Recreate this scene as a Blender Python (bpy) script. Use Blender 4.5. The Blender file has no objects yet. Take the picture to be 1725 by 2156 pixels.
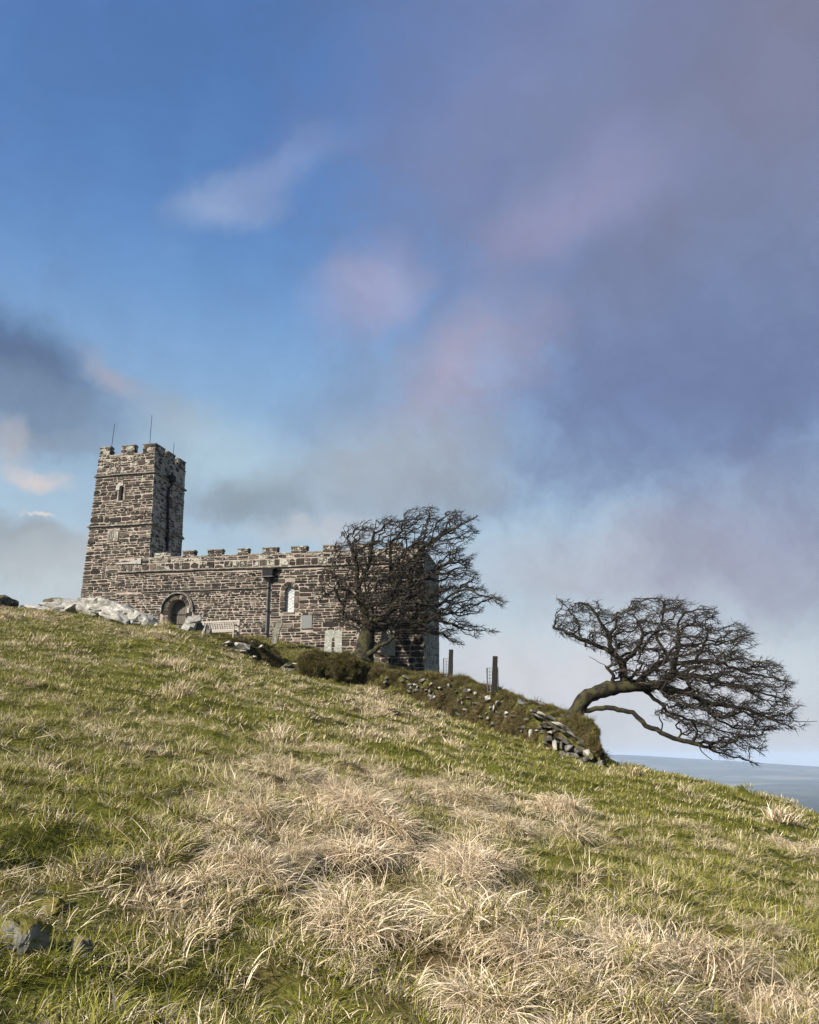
import bpy, bmesh, math, random
import numpy as np
from mathutils import Vector, Matrix
from mathutils.kdtree import KDTree

R = random.Random(7)
rng = np.random.default_rng(11)
SC = bpy.context.scene
COL = SC.collection
rad = math.radians

# ------------------------------------------------------------------ camera
EYE = Vector((0.0, 0.0, 1.65))
PITCH = rad(15.08)
FP, CU, CV = 1900.0, 862.5, 1078.0           # focal length and centre in survey units
cam_d = bpy.data.cameras.new('camera')
cam = bpy.data.objects.new('camera', cam_d)
COL.objects.link(cam)
cam.location = EYE
cam.rotation_euler = (rad(90) + PITCH, 0, 0)
cam_d.sensor_fit = 'HORIZONTAL'
cam_d.sensor_width = 36.0
cam_d.lens = 36.0 * FP / 1725.0
cam_d.clip_start = 0.1
cam_d.clip_end = 40000.0
SC.camera = cam

# ------------------------------------------------------------------ view, sun
SC.view_settings.view_transform = 'Standard'
SC.view_settings.look = 'None'
EXPOSURE = 1.0                  # the photograph is exposed for the grass
SC.view_settings.exposure = EXPOSURE
SC.view_settings.gamma = 1.0
SC.view_settings.use_curve_mapping = False
SUN_DIR = Vector((-0.63, -0.57, 0.53)).normalized()     # towards the sun
sun_d = bpy.data.lights.new('sun', 'SUN')
sun_d.energy = 5.0
sun_d.angle = rad(1.0)
sun_d.color = (1.0, 0.93, 0.82)
sun = bpy.data.objects.new('sun', sun_d)
COL.objects.link(sun)
sun.rotation_euler = SUN_DIR.to_track_quat('Z', 'Y').to_euler()


def ray(u, v):
    a = (u - CU) / FP
    b = (CV - v) / FP
    return Vector((a, math.cos(PITCH) - b * math.sin(PITCH), math.sin(PITCH) + b * math.cos(PITCH)))


def W(u, v, Y):
    d = ray(u, v)
    return EYE + d * (Y / d.y)


# ------------------------------------------------------------------ world: clear sky + banks of cloud
world = bpy.data.worlds.new('World')
SC.world = world
world.use_nodes = True
wt = world.node_tree
wt.nodes.clear()


class NT:
    """small helper to write node trees"""
    def __init__(self, tree):
        self.t = tree

    def n(self, typ, **kw):
        nd = self.t.nodes.new(typ)
        for k, v in kw.items():
            setattr(nd, k, v)
        return nd

    def link(self, a, b):
        self.t.links.new(a, b)

    def put(self, sock, val):
        if val is None:
            return
        if hasattr(val, 'links') or isinstance(val, bpy.types.NodeSocket):
            self.t.links.new(val, sock)
        else:
            sock.default_value = val

    def math(self, op, a, b=None, c=None, clamp=False):
        nd = self.n('ShaderNodeMath', operation=op, use_clamp=clamp)
        self.put(nd.inputs[0], a)
        self.put(nd.inputs[1], b)
        if c is not None:
            self.put(nd.inputs[2], c)
        return nd.outputs[0]

    def vmath(self, op, a, b=None, scale=None):
        nd = self.n('ShaderNodeVectorMath', operation=op)
        self.put(nd.inputs[0], a)
        if b is not None:
            self.put(nd.inputs[1], b)
        if scale is not None:
            self.put(nd.inputs['Scale'], scale)
        return nd.outputs['Value'] if op in ('DOT_PRODUCT', 'LENGTH') else nd.outputs[0]

    def ramp(self, val, a, b, lo=0.0, hi=1.0, smooth=True):
        nd = self.n('ShaderNodeMapRange', interpolation_type='SMOOTHSTEP' if smooth else 'LINEAR', clamp=True)
        self.put(nd.inputs['Value'], val)
        nd.inputs['From Min'].default_value = a
        nd.inputs['From Max'].default_value = b
        nd.inputs['To Min'].default_value = lo
        nd.inputs['To Max'].default_value = hi
        return nd.outputs[0]

    def noise(self, vec, scale, detail=4.0, rough=0.55, dist=0.0, color=False, typ=None):
        nd = self.n('ShaderNodeTexNoise')
        if vec is not None:
            self.put(nd.inputs['Vector'], vec)
        nd.inputs['Scale'].default_value = scale
        nd.inputs['Detail'].default_value = detail
        nd.inputs['Roughness'].default_value = rough
        nd.inputs['Distortion'].default_value = dist
        return nd.outputs['Color'] if color else nd.outputs[0]

    def mix(self, fac, a, b, blend='MIX'):
        nd = self.n('ShaderNodeMix', data_type='RGBA', blend_type=blend)
        self.put(nd.inputs[0], fac)
        for s, val in ((nd.inputs[6], a), (nd.inputs[7], b)):
            if isinstance(val, tuple):
                val = tuple(val) + (1.0,) if len(val) == 3 else val
            self.put(s, val)
        return nd.outputs[2]


def s2l(r, g, b):
    f = lambda c: (c / 255 / 12.92) if c <= 10 else ((c / 255 + 0.055) / 1.055) ** 2.4
    return (f(r), f(g), f(b))


N = NT(wt)
SKY_STRENGTH = 0.1
sky = N.n('ShaderNodeTexSky')
sky.sky_type = 'NISHITA'
sky.sun_disc = False
sky.sun_elevation = math.asin(SUN_DIR.z)
sky.sun_rotation = math.atan2(SUN_DIR.x, SUN_DIR.y)
sky.altitude = 300
sky.air_density = 1.0
sky.dust_density = 0.6
sky.ozone_density = 2.5
tc = N.n('ShaderNodeTexCoord')
dirv = tc.outputs['Generated']
# noise-warped direction so that cloud edges break up
wcol = N.noise(dirv, 5.0, 6, 0.6, color=True)
warp = N.vmath('SUBTRACT', wcol, (0.5, 0.5, 0.5))
wd = N.vmath('ADD', dirv, N.vmath('SCALE', warp, scale=0.12))
wcol2 = N.noise(dirv, 11.0, 5, 0.6, color=True)
warp2 = N.vmath('SUBTRACT', wcol2, (0.5, 0.5, 0.5))
wd = N.vmath('ADD', wd, N.vmath('SCALE', warp2, scale=0.05))
streak = N.noise(wd, 5.0, 8, 0.62)
fine = N.noise(wd, 13.0, 8, 0.66)
ragged = N.math('ADD', N.math('MULTIPLY', N.math('SUBTRACT', streak, 0.5), 1.3), N.math('MULTIPLY', N.math('SUBTRACT', fine, 0.5), 1.0))

SKYTINT = (0.64, 0.80, 0.98)
col = N.mix(1.0, sky.outputs[0], SKYTINT, 'MULTIPLY')


def cs(r, g, b):
    l = s2l(r, g, b)
    return tuple(c / SKY_STRENGTH / 2 ** EXPOSURE for c in l)


def bank(u, v, su, sv, ang=0.0):
    """cloud bank: distance field round a direction, radii in survey units"""
    c = ray(u, v).normalized()
    right = Vector((c.y, -c.x, 0)).normalized()
    up = right.cross(c)
    ca, sa = math.cos(rad(ang)), math.sin(rad(ang))
    ax = (right * ca + up * sa) * (FP / su)
    ay = (up * ca - right * sa) * (FP / sv)
    rel = N.vmath('SUBTRACT', wd, tuple(c))
    x = N.vmath('DOT_PRODUCT', rel, tuple(ax))
    y = N.vmath('DOT_PRODUCT', rel, tuple(ay))
    zz = N.math('MAXIMUM', N.math('MULTIPLY', N.vmath('DOT_PRODUCT', rel, tuple(c)), -2.5), 0.0)
    d2 = N.math('ADD', N.math('ADD', N.math('MULTIPLY', x, x), N.math('MULTIPLY', y, y)), zz)
    return N.math('SQRT', d2)


def layer(col, dist, color, amount, inner=0.2, outer=1.1, tex=0.5):
    dist = N.math('ADD', dist, N.math('MULTIPLY', ragged, 0.25 + 0.9 * tex))
    m = N.ramp(dist, inner, outer, 1.0, 0.0)
    t = N.ramp(streak, 0.35, 0.65, 1.0 - tex, 1.0)
    m = N.math('MULTIPLY', N.math('MULTIPLY', m, t), amount, clamp=True)
    return N.mix(m, col, color)


elev = N.n('ShaderNodeSeparateXYZ')
N.link(dirv, elev.inputs[0])
ez = elev.outputs['Z']
# thin veil everywhere, milky towards the horizon
lowsky = N.ramp(ez, 0.06, 0.56, 1.0, 0.0)
midsky = N.ramp(ez, 0.22, 0.66, 1.0, 0.0)
col = N.mix(N.math('MULTIPLY', midsky, 0.85), col, cs(108, 160, 205))
veil = N.math('MULTIPLY', N.ramp(streak, 0.40, 0.75), 0.12)
col = N.mix(veil, col, cs(120, 136, 180))
col = N.mix(N.math('MULTIPLY', lowsky, 0.92), col, cs(194, 211, 218))
BANKS = [
    # u, v, su, sv, ang, colour, amount, inner, outer, tex
    (1530, 330, 980, 900, 12, (122, 134, 169), 0.95, 0.45, 1.08, 0.35),
    (1500, 420, 480, 420, 0, (122, 131, 162), 0.6, 0.1, 1.1, 0.3),
    (1720, 60, 480, 420, 20, (130, 130, 152), 0.85, 0.1, 1.1, 0.2),
    (1080, 190, 480, 260, 35, (130, 138, 176), 0.75, 0.0, 1.1, 0.4),
    (820, 150, 360, 130, 38, (104, 128, 182), 0.6, 0.1, 1.1, 0.5),
    (1480, 860, 560, 300, 0, (112, 127, 168), 0.85, 0.15, 1.15, 0.2),
    (1650, 760, 300, 260, 0, (108, 122, 160), 0.5, 0.1, 1.1, 0.3),
    (1150, 600, 240, 80, 35, (102, 138, 190), 0.45, 0.1, 1.1, 0.4),
    (1210, 445, 280, 135, 30, (150, 152, 186), 0.9, 0.1, 1.15, 0.4),
    (480, 435, 165, 72, 20, (150, 171, 206), 0.95, 0.0, 1.1, 0.35),
    (600, 370, 210, 80, 30, (132, 155, 200), 0.85, 0.0, 1.1, 0.4),
    (570, 285, 120, 40, 50, (102, 130, 188), 0.5, 0.0, 1.1, 0.4),
    (360, 545, 60, 60, 0, (112, 150, 200), 0.6, 0.0, 1.1, 0.3),
    (790, 625, 180, 105, 20, (166, 168, 200), 0.95, 0.15, 1.2, 0.4),
    (985, 780, 290, 150, 30, (170, 166, 190), 0.95, 0.1, 1.15, 0.4),
    (760, 820, 260, 110, 25, (136, 160, 192), 0.8, 0.1, 1.1, 0.3),
    (820, 980, 340, 150, 12, (162, 171, 182), 0.95, 0.15, 1.1, 0.25),
    (900, 1030, 240, 70, 8, (152, 161, 174), 0.7, 0.1, 1.1, 0.4),
    (520, 1055, 190, 72, 4, (142, 156, 168), 0.95, 0.1, 1.1, 0.3),
    (690, 1110, 200, 36, 5, (206, 205, 208), 0.6, 0.1, 1.1, 0.3),
    (30, 790, 260, 130, -12, (80, 98, 134), 0.97, 0.1, 1.15, 0.15),
    (110, 880, 300, 110, -10, (122, 142, 168), 0.9, 0.1, 1.15, 0.25),
    (340, 870, 150, 62, -18, (158, 172, 188), 0.85, 0.0, 1.1, 0.3),
    (228, 784, 85, 46, -25, (172, 172, 188), 0.9, 0.0, 1.15, 0.4),
    (60, 940, 200, 36, -4, (138, 152, 170), 0.7, 0.1, 1.1, 0.3),
    (62, 1018, 66, 26, 0, (228, 212, 204), 0.95, 0.0, 1.15, 0.35),
    (10, 955, 50, 60, 0, (196, 192, 196), 0.7, 0.0, 1.1, 0.3),
    (60, 1165, 190, 66, -8, (150, 160, 170), 0.97, 0.35, 1.02, 0.1),
    (58, 1097, 40, 9, -3, (232, 220, 212), 0.9, 0.0, 1.1, 0.1),
    (1350, 1210, 620, 130, -4, (182, 185, 198), 0.85, 0.1, 1.15, 0.25),
    (150, 1240, 420, 120, 0, (196, 204, 208), 0.85, 0.2, 1.1, 0.3),
    (440, 950, 240, 110, 0, (184, 206, 215), 0.75, 0.1, 1.1, 0.4),
    (1300, 1420, 760, 160, 0, (209, 209, 215), 0.95, 0.2, 1.1, 0.1),
    (1450, 1580, 900, 130, 2, (204, 208, 215), 0.9, 0.3, 1.1, 0.0),
    (1650, 1150, 400, 180, 0, (146, 148, 174), 0.8, 0.1, 1.15, 0.25),
]
for (u, v, su, sv, ang, c, am, i0, o0, tx) in BANKS:
    col = layer(col, bank(u, v, su, sv, ang), cs(*c), am, i0, o0, tx)
# light and dark within the clouds
tone = N.ramp(fine, 0.3, 0.7, 0.95, 1.05)
tn = N.n('ShaderNodeVectorMath', operation='SCALE')
N.link(col, tn.inputs[0])
N.link(tone, tn.inputs['Scale'])
bg = N.n('ShaderNodeBackground')
N.link(tn.outputs[0], bg.inputs['Color'])
bg.inputs['Strength'].default_value = SKY_STRENGTH
wo = N.n('ShaderNodeOutputWorld')
N.link(bg.outputs[0], wo.inputs['Surface'])

# ------------------------------------------------------------------ noise in numpy
_perm = rng.permutation(512)
_perm = np.concatenate([_perm, _perm, _perm])
_grad = np.stack([np.cos(np.linspace(0, 2 * np.pi, 64, endpoint=False)), np.sin(np.linspace(0, 2 * np.pi, 64, endpoint=False))], 1)


def pn(x, y, seed=0):
    x = np.asarray(x, float) + seed * 17.31
    y = np.asarray(y, float) + seed * 9.77
    xi = np.floor(x).astype(int)
    yi = np.floor(y).astype(int)
    xf, yf = x - xi, y - yi
    u = xf * xf * xf * (xf * (xf * 6 - 15) + 10)
    v = yf * yf * yf * (yf * (yf * 6 - 15) + 10)

    def g(i, j):
        h = _perm[(_perm[i & 511] + j) & 511] & 63
        return _grad[h]

    def dot(i, j, dx, dy):
        gg = g(i, j)
        return gg[..., 0] * dx + gg[..., 1] * dy
    n00 = dot(xi, yi, xf, yf)
    n10 = dot(xi + 1, yi, xf - 1, yf)
    n01 = dot(xi, yi + 1, xf, yf - 1)
    n11 = dot(xi + 1, yi + 1, xf - 1, yf - 1)
    return ((n00 * (1 - u) + n10 * u) * (1 - v) + (n01 * (1 - u) + n11 * u) * v) * 1.5


def fbm(x, y, oct=4, seed=0, gain=0.5):
    s, a, t = 0.0, 1.0, 0.0
    for o in range(oct):
        s = s + a * pn(np.asarray(x) * 2 ** o, np.asarray(y) * 2 ** o, seed + o)
        t += a
        a *= gain
    return s / t


def sstep(a, b, x):
    t = np.clip((x - a) / (b - a), 0, 1)
    return t * t * (3 - 2 * t)


# ------------------------------------------------------------------ ground shape
SKYLINE = [(-300, 1262, 46), (0, 1279, 44), (60, 1287, 44), (170, 1290, 44), (250, 1314, 42.8), (345, 1327, 42.3),
           (440, 1347, 42), (513, 1378, 42.5), (577, 1408, 43), (640, 1422, 43), (713, 1432, 42.8), (780, 1446, 42.4),
           (864, 1469, 41.5), (901, 1492, 40.5), (957, 1513, 39), (1035, 1547, 36.5), (1080, 1561, 35), (1150, 1579, 32.7),
           (1210, 1606, 31), (1280, 1620, 29.5), (1347, 1619, 30.5), (1424, 1648, 28), (1498, 1660, 27), (1595, 1677, 25.5),
           (1669, 1709, 23.5), (1725, 1730, 22), (1900, 1800, 19.5)]
ctrl = []
for i, (u, v, Y) in enumerate(SKYLINE):
    p = W(u, v, Y)
    ctrl.append(tuple(p))
    t = p.x / Y
    if u in (-300, 0, 250, 440, 640, 864, 1035, 1210, 1347, 1498, 1725, 1900):
        zn = 0.14 * 4 - 0.155 * (t * 4)
        for y in (4.0, 9.0, 16.0, 25.0, 33.0):
            if y < Y - 4:
                k = (y - 4) / (Y - 4)
                sag = -0.10 * math.sin(math.pi * k) * min(1, Y / 40) * 4 * (0.7 if u < 600 else 0.25)
                z = zn + (p.z - zn) * k + sag
                ctrl.append((t * y, y, z))
    if u >= 1347:                      # the shoulder of the hill falls away on the right
        for k, dz in ((3.0, 0.7), (8.0, 3.2), (16, 8.0)):
            ctrl.append((p.x + k * 0.5, Y + k, p.z - dz))
for (x, y) in ((0, 0), (-4, 0), (4, 0), (0, -6), (-6, -6), (6, -6)):
    ctrl.append((x, y, 0.14 * y - 0.155 * x))
NAVE_BASE = [(250, 1312, 49.3), (370, 1322, 47.6), (470, 1338, 47.0), (565, 1349, 46.8), (640, 1367, 46.2), (800, 1404, 45.2), (893, 1420, 44.8)]
for (u, v, Y) in NAVE_BASE:
    p = W(u, v, Y)
    ctrl.append(tuple(p))
    ctrl.append((p.x + 1.2, p.y + 8, p.z - 0.4))
for (u, v, Y) in ((600, 1394, 44.6), (720, 1404, 44.2), (560, 1370, 45.0), (930, 1432, 42.5), (1043, 1468, 38.6), (1150, 1540, 34.8), (1220, 1602, 32.8), (1270, 1626, 31.4), (1310, 1634, 33.0)):
    ctrl.append(tuple(W(u, v, Y)))
for (u, Y, z) in ((0, 52, 8.4), (130, 52, 8.2), (1000, 50, 2.0), (1150, 44, 1.0), (1280, 42, -1.8), (1000, 60, -1), (-300, 58, 8)):
    p = W(u, 1590, Y)
    ctrl.append((p.x, p.y, z))
CP = np.array(ctrl)
S_ = 20.0


def _U(r2):
    return np.where(r2 > 0, 0.5 * r2 * np.log(r2 + 1e-12), 0.0)


_X = CP[:, :2] / S_
_n = len(CP)
_K = _U(((_X[:, None, :] - _X[None, :, :]) ** 2).sum(-1)) + np.eye(_n) * 2e-4
_P = np.concatenate([np.ones((_n, 1)), _X], 1)
_A = np.block([[_K, _P], [_P.T, np.zeros((3, 3))]])
_sol = np.linalg.solve(_A, np.concatenate([CP[:, 2], np.zeros(3)]))


def hbase(x, y):
    x = np.atleast_1d(np.asarray(x, float))
    y = np.atleast_1d(np.asarray(y, float))
    out = np.empty(x.shape)
    xf, yf, of = x.ravel(), y.ravel(), out.ravel()
    for i in range(0, len(xf), 20000):
        q = np.stack([xf[i:i + 20000], yf[i:i + 20000]], 1) / S_
        r2 = ((q[:, None, :] - _X[None, :, :]) ** 2).sum(-1)
        of[i:i + 20000] = _U(r2) @ _sol[:_n] + _sol[_n] + q @ _sol[_n + 1:]
    z = of.reshape(x.shape)
    d = np.hypot(x + 5, y - 24)
    w = sstep(34, 60, d)
    return np.clip(z, -14, 9.5) * (1 - w) + w * (-2 - 0.36 * (d - 40))


def hummock(x, y):
    x = np.asarray(x, float)
    y = np.asarray(y, float)
    d = np.hypot(x, y)
    m = 0.20 * fbm(x / 2.6, y / 2.0, 3, 3)
    b = 1 - np.abs(fbm(x / 1.1 + 0.3 * y, y / 0.9, 2, 9)) * 2
    m = m + 0.15 * (b - 0.6) * (0.6 + 0.8 * sstep(-0.2, 0.4, fbm(x / 5, y / 5, 2, 21)))
    m = m + 0.03 * fbm(x / 0.35, y / 0.35, 2, 5)
    return m * np.clip(d / 4.0, 0.3, 1.0) * (1 + .45 * sstep(9, 22, d)) * np.clip(1.3 - d / 110, 0.4, 1)


def hgt(x, y):
    return hbase(x, y) + hummock(x, y)


def ground_hit(u, v, y0=2.5, y1=60):
    d = ray(u, v)
    ys = np.geomspace(y0, y1, 500)
    zs = EYE.z + d.z / d.y * ys
    g = hbase(d.x / d.y * ys, ys)
    k = np.argmax(g >= zs) if (g >= zs).any() else len(ys) - 1
    y = ys[k]
    return Vector((d.x / d.y * y, y, float(hgt(d.x / d.y * y, y)[0])))


# ------------------------------------------------------------------ materials
def new_mat(name):
    m = bpy.data.materials.new(name)
    m.use_nodes = True
    m.node_tree.nodes.clear()
    n = NT(m.node_tree)
    out = n.n('ShaderNodeOutputMaterial')
    return m, n, out


def principled(n, out, color, rough=0.9, bump=None, bump_d=0.02, spec=0.2, metal=0.0, bstr=0.6):
    b = n.n('ShaderNodeBsdfPrincipled')
    if isinstance(color, tuple):
        b.inputs['Base Color'].default_value = color + (1,)
    else:
        n.link(color, b.inputs['Base Color'])
    n.put(b.inputs['Roughness'], rough)
    b.inputs['Specular IOR Level'].default_value = spec
    b.inputs['Metallic'].default_value = metal
    if bump is not None:
        bp = n.n('ShaderNodeBump')
        bp.inputs['Strength'].default_value = bstr
        bp.inputs['Distance'].default_value = bump_d
        n.link(bump, bp.inputs['Height'])
        n.link(bp.outputs[0], b.inputs['Normal'])
    n.link(b.outputs[0], out.inputs['Surface'])
    return b


def coords(n, kind='Object'):
    if kind == 'pos':
        return n.n('ShaderNodeNewGeometry').outputs['Position']
    return n.n('ShaderNodeTexCoord').outputs[kind]


def mat_stone():
    m, n, out = new_mat('rubble_stone')
    at = n.n('ShaderNodeAttribute', attribute_name='col')
    p = coords(n, 'pos')
    g = n.noise(p, 9, 6, 0.65)
    c = n.mix(n.ramp(g, 0.25, 0.75), n.mix(1.0, at.outputs['Color'], (0.62, 0.6, 0.58), 'MULTIPLY'), n.mix(1.0, at.outputs['Color'], (1.5, 1.42, 1.35), 'MULTIPLY'))
    l1 = n.noise(p, 3.4, 5, 0.62)
    l2 = n.noise(p, 13, 4, 0.6)
    lm = n.math('ADD', l1, n.math('MULTIPLY', n.math('SUBTRACT', l2, 0.5), 0.6))
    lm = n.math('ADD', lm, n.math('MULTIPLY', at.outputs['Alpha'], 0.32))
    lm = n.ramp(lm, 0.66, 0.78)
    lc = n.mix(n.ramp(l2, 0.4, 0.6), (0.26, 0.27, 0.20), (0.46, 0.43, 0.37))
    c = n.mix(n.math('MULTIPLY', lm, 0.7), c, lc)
    principled(n, out, c, 0.88, g, 0.03, 0.25)
    return m


def mat_mortar():
    m, n, out = new_mat('lime_mortar')
    p = coords(n, 'pos')
    g = n.noise(p, 2.2, 5, 0.6)
    f = n.noise(p, 24, 4, 0.6)
    c = n.mix(n.ramp(g, 0.35, 0.7), (0.33, 0.275, 0.225), (0.21, 0.174, 0.14))
    c = n.mix(n.ramp(f, 0.58, 0.75, 0, 0.5), c, (0.18, 0.155, 0.125))
    principled(n, out, c, 0.95, f, 0.02, 0.1)
    return m


def mat_simple(name, c1, c2, scale=8, rough=0.85, bump_d=0.01, spec=0.25, stretch=(1, 1, 1), metal=0, lichen=None, coord='pos'):
    m, n, out = new_mat(name)
    p = coords(n, coord)
    mp = n.n('ShaderNodeMapping')
    mp.inputs['Scale'].default_value = stretch
    n.link(p, mp.inputs['Vector'])
    g = n.noise(mp.outputs[0], scale, 6, 0.6)
    c = n.mix(n.ramp(g, 0.3, 0.7), c1, c2)
    if lichen:
        l = n.noise(p, lichen[1], 5, 0.65)
        c = n.mix(n.ramp(l, lichen[2], lichen[2] + 0.08, 0, lichen[3]), c, lichen[0])
    principled(n, out, c, rough, g, bump_d, spec, metal)
    return m


def mat_rock(name, pale, dark, moss_amt=0.5, moss=(0.10, 0.095, 0.022), moss_th=0.55):
    m, n, out = new_mat(name)
    p = coords(n, 'pos')
    g = n.noise(p, 5, 8, 0.68)
    h = n.noise(p, 1.6, 6, 0.6, 0.6)
    w = n.n('ShaderNodeTexWave')
    n.link(p, w.inputs['Vector'])
    w.bands_direction = 'DIAGONAL'
    w.inputs['Scale'].default_value = 1.6
    w.inputs['Distortion'].default_value = 9
    w.inputs['Detail'].default_value = 4
    c = n.mix(n.ramp(g, 0.32, 0.68), dark, pale)
    c = n.mix(n.ramp(w.outputs[0], 0.75, 1.0, 0, 0.55), c, dark)
    ge = n.n('ShaderNodeNewGeometry')
    sx = n.n('ShaderNodeSeparateXYZ')
    n.link(ge.outputs['Normal'], sx.inputs[0])
    mo = n.math('ADD', h, n.math('MULTIPLY', sx.outputs['Z'], 0.12))
    c = n.mix(n.ramp(mo, moss_th, moss_th + 0.1, 0, moss_amt), c, moss)
    ht = n.math('ADD', g, n.math('MULTIPLY', w.outputs[0], 0.5))
    principled(n, out, c, 0.92, ht, 0.05, 0.2)
    return m


def mat_blade(name, green_a, green_b, straw_a, straw_b, spread=0.9):
    m, n, out = new_mat(name)
    at = n.n('ShaderNodeAttribute', attribute_name='tint')
    at.attribute_type = 'INSTANCER'
    rn = n.n('ShaderNodeAttribute', attribute_name='col')
    sp = n.n('ShaderNodeSeparateColor')
    n.link(rn.outputs['Color'], sp.inputs[0])
    f = n.math('ADD', at.outputs['Fac'], n.math('MULTIPLY', n.math('SUBTRACT', sp.outputs[0], 0.5), spread))
    f = n.ramp(f, 0.36, 0.66)
    c = n.mix(f, n.mix(sp.outputs[1], green_a, green_b), n.mix(sp.outputs[1], straw_a, straw_b))
    b = n.n('ShaderNodeBsdfPrincipled')
    n.link(c, b.inputs['Base Color'])
    b.inputs['Roughness'].default_value = 0.6
    b.inputs['Specular IOR Level'].default_value = 0.25
    t = n.n('ShaderNodeBsdfTranslucent')
    n.link(c, t.inputs['Color'])
    mx = n.n('ShaderNodeMixShader')
    mx.inputs[0].default_value = 0.2
    n.link(b.outputs[0], mx.inputs[1])
    n.link(t.outputs[0], mx.inputs[2])
    n.link(mx.outputs[0], out.inputs['Surface'])
    return m


def mat_ground():
    m, n, out = new_mat('turf')
    at = n.n('ShaderNodeAttribute', attribute_name='straw')
    p = coords(n, 'pos')
    g = n.noise(p, 3.0, 8, 0.7)
    f = n.noise(p, 30, 5, 0.7)
    gr = n.mix(n.ramp(f, 0.3, 0.7), (0.030, 0.034, 0.008), (0.125, 0.122, 0.020))
    st = n.mix(n.ramp(f, 0.3, 0.7), (0.035, 0.024, 0.012), (0.12, 0.085, 0.042))
    k = n.math('ADD', at.outputs['Fac'], n.math('MULTIPLY', n.math('SUBTRACT', g, 0.5), 1.2))
    c = n.mix(n.ramp(k, 0.2, 0.8), gr, st)
    principled(n, out, c, 1.0, f, 0.05, 0.05)
    return m


def mat_far():
    m, n, out = new_mat('far_fields')
    p = coords(n, 'pos')
    v = n.n('ShaderNodeTexVoronoi')
    n.link(p, v.inputs['Vector'])
    v.inputs['Scale'].default_value = 0.0028
    g = n.noise(p, 0.0012, 5, 0.6)
    sc = n.n('ShaderNodeSeparateColor')
    n.link(v.outputs['Color'], sc.inputs[0])
    c = n.mix(sc.outputs[0], (0.026, 0.032, 0.022), (0.13, 0.125, 0.075))
    c = n.mix(n.ramp(g, 0.5, 0.6), c, (0.022, 0.028, 0.016))
    v2 = n.n('ShaderNodeTexVoronoi', feature='DISTANCE_TO_EDGE')
    n.link(p, v2.inputs['Vector'])
    v2.inputs['Scale'].default_value = 0.0028
    c = n.mix(n.ramp(v2.outputs['Distance'], 0.03, 0.06, 0.8, 0), c, (0.02, 0.028, 0.014))
    principled(n, out, c, 1.0, spec=0.0)
    return m


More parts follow.
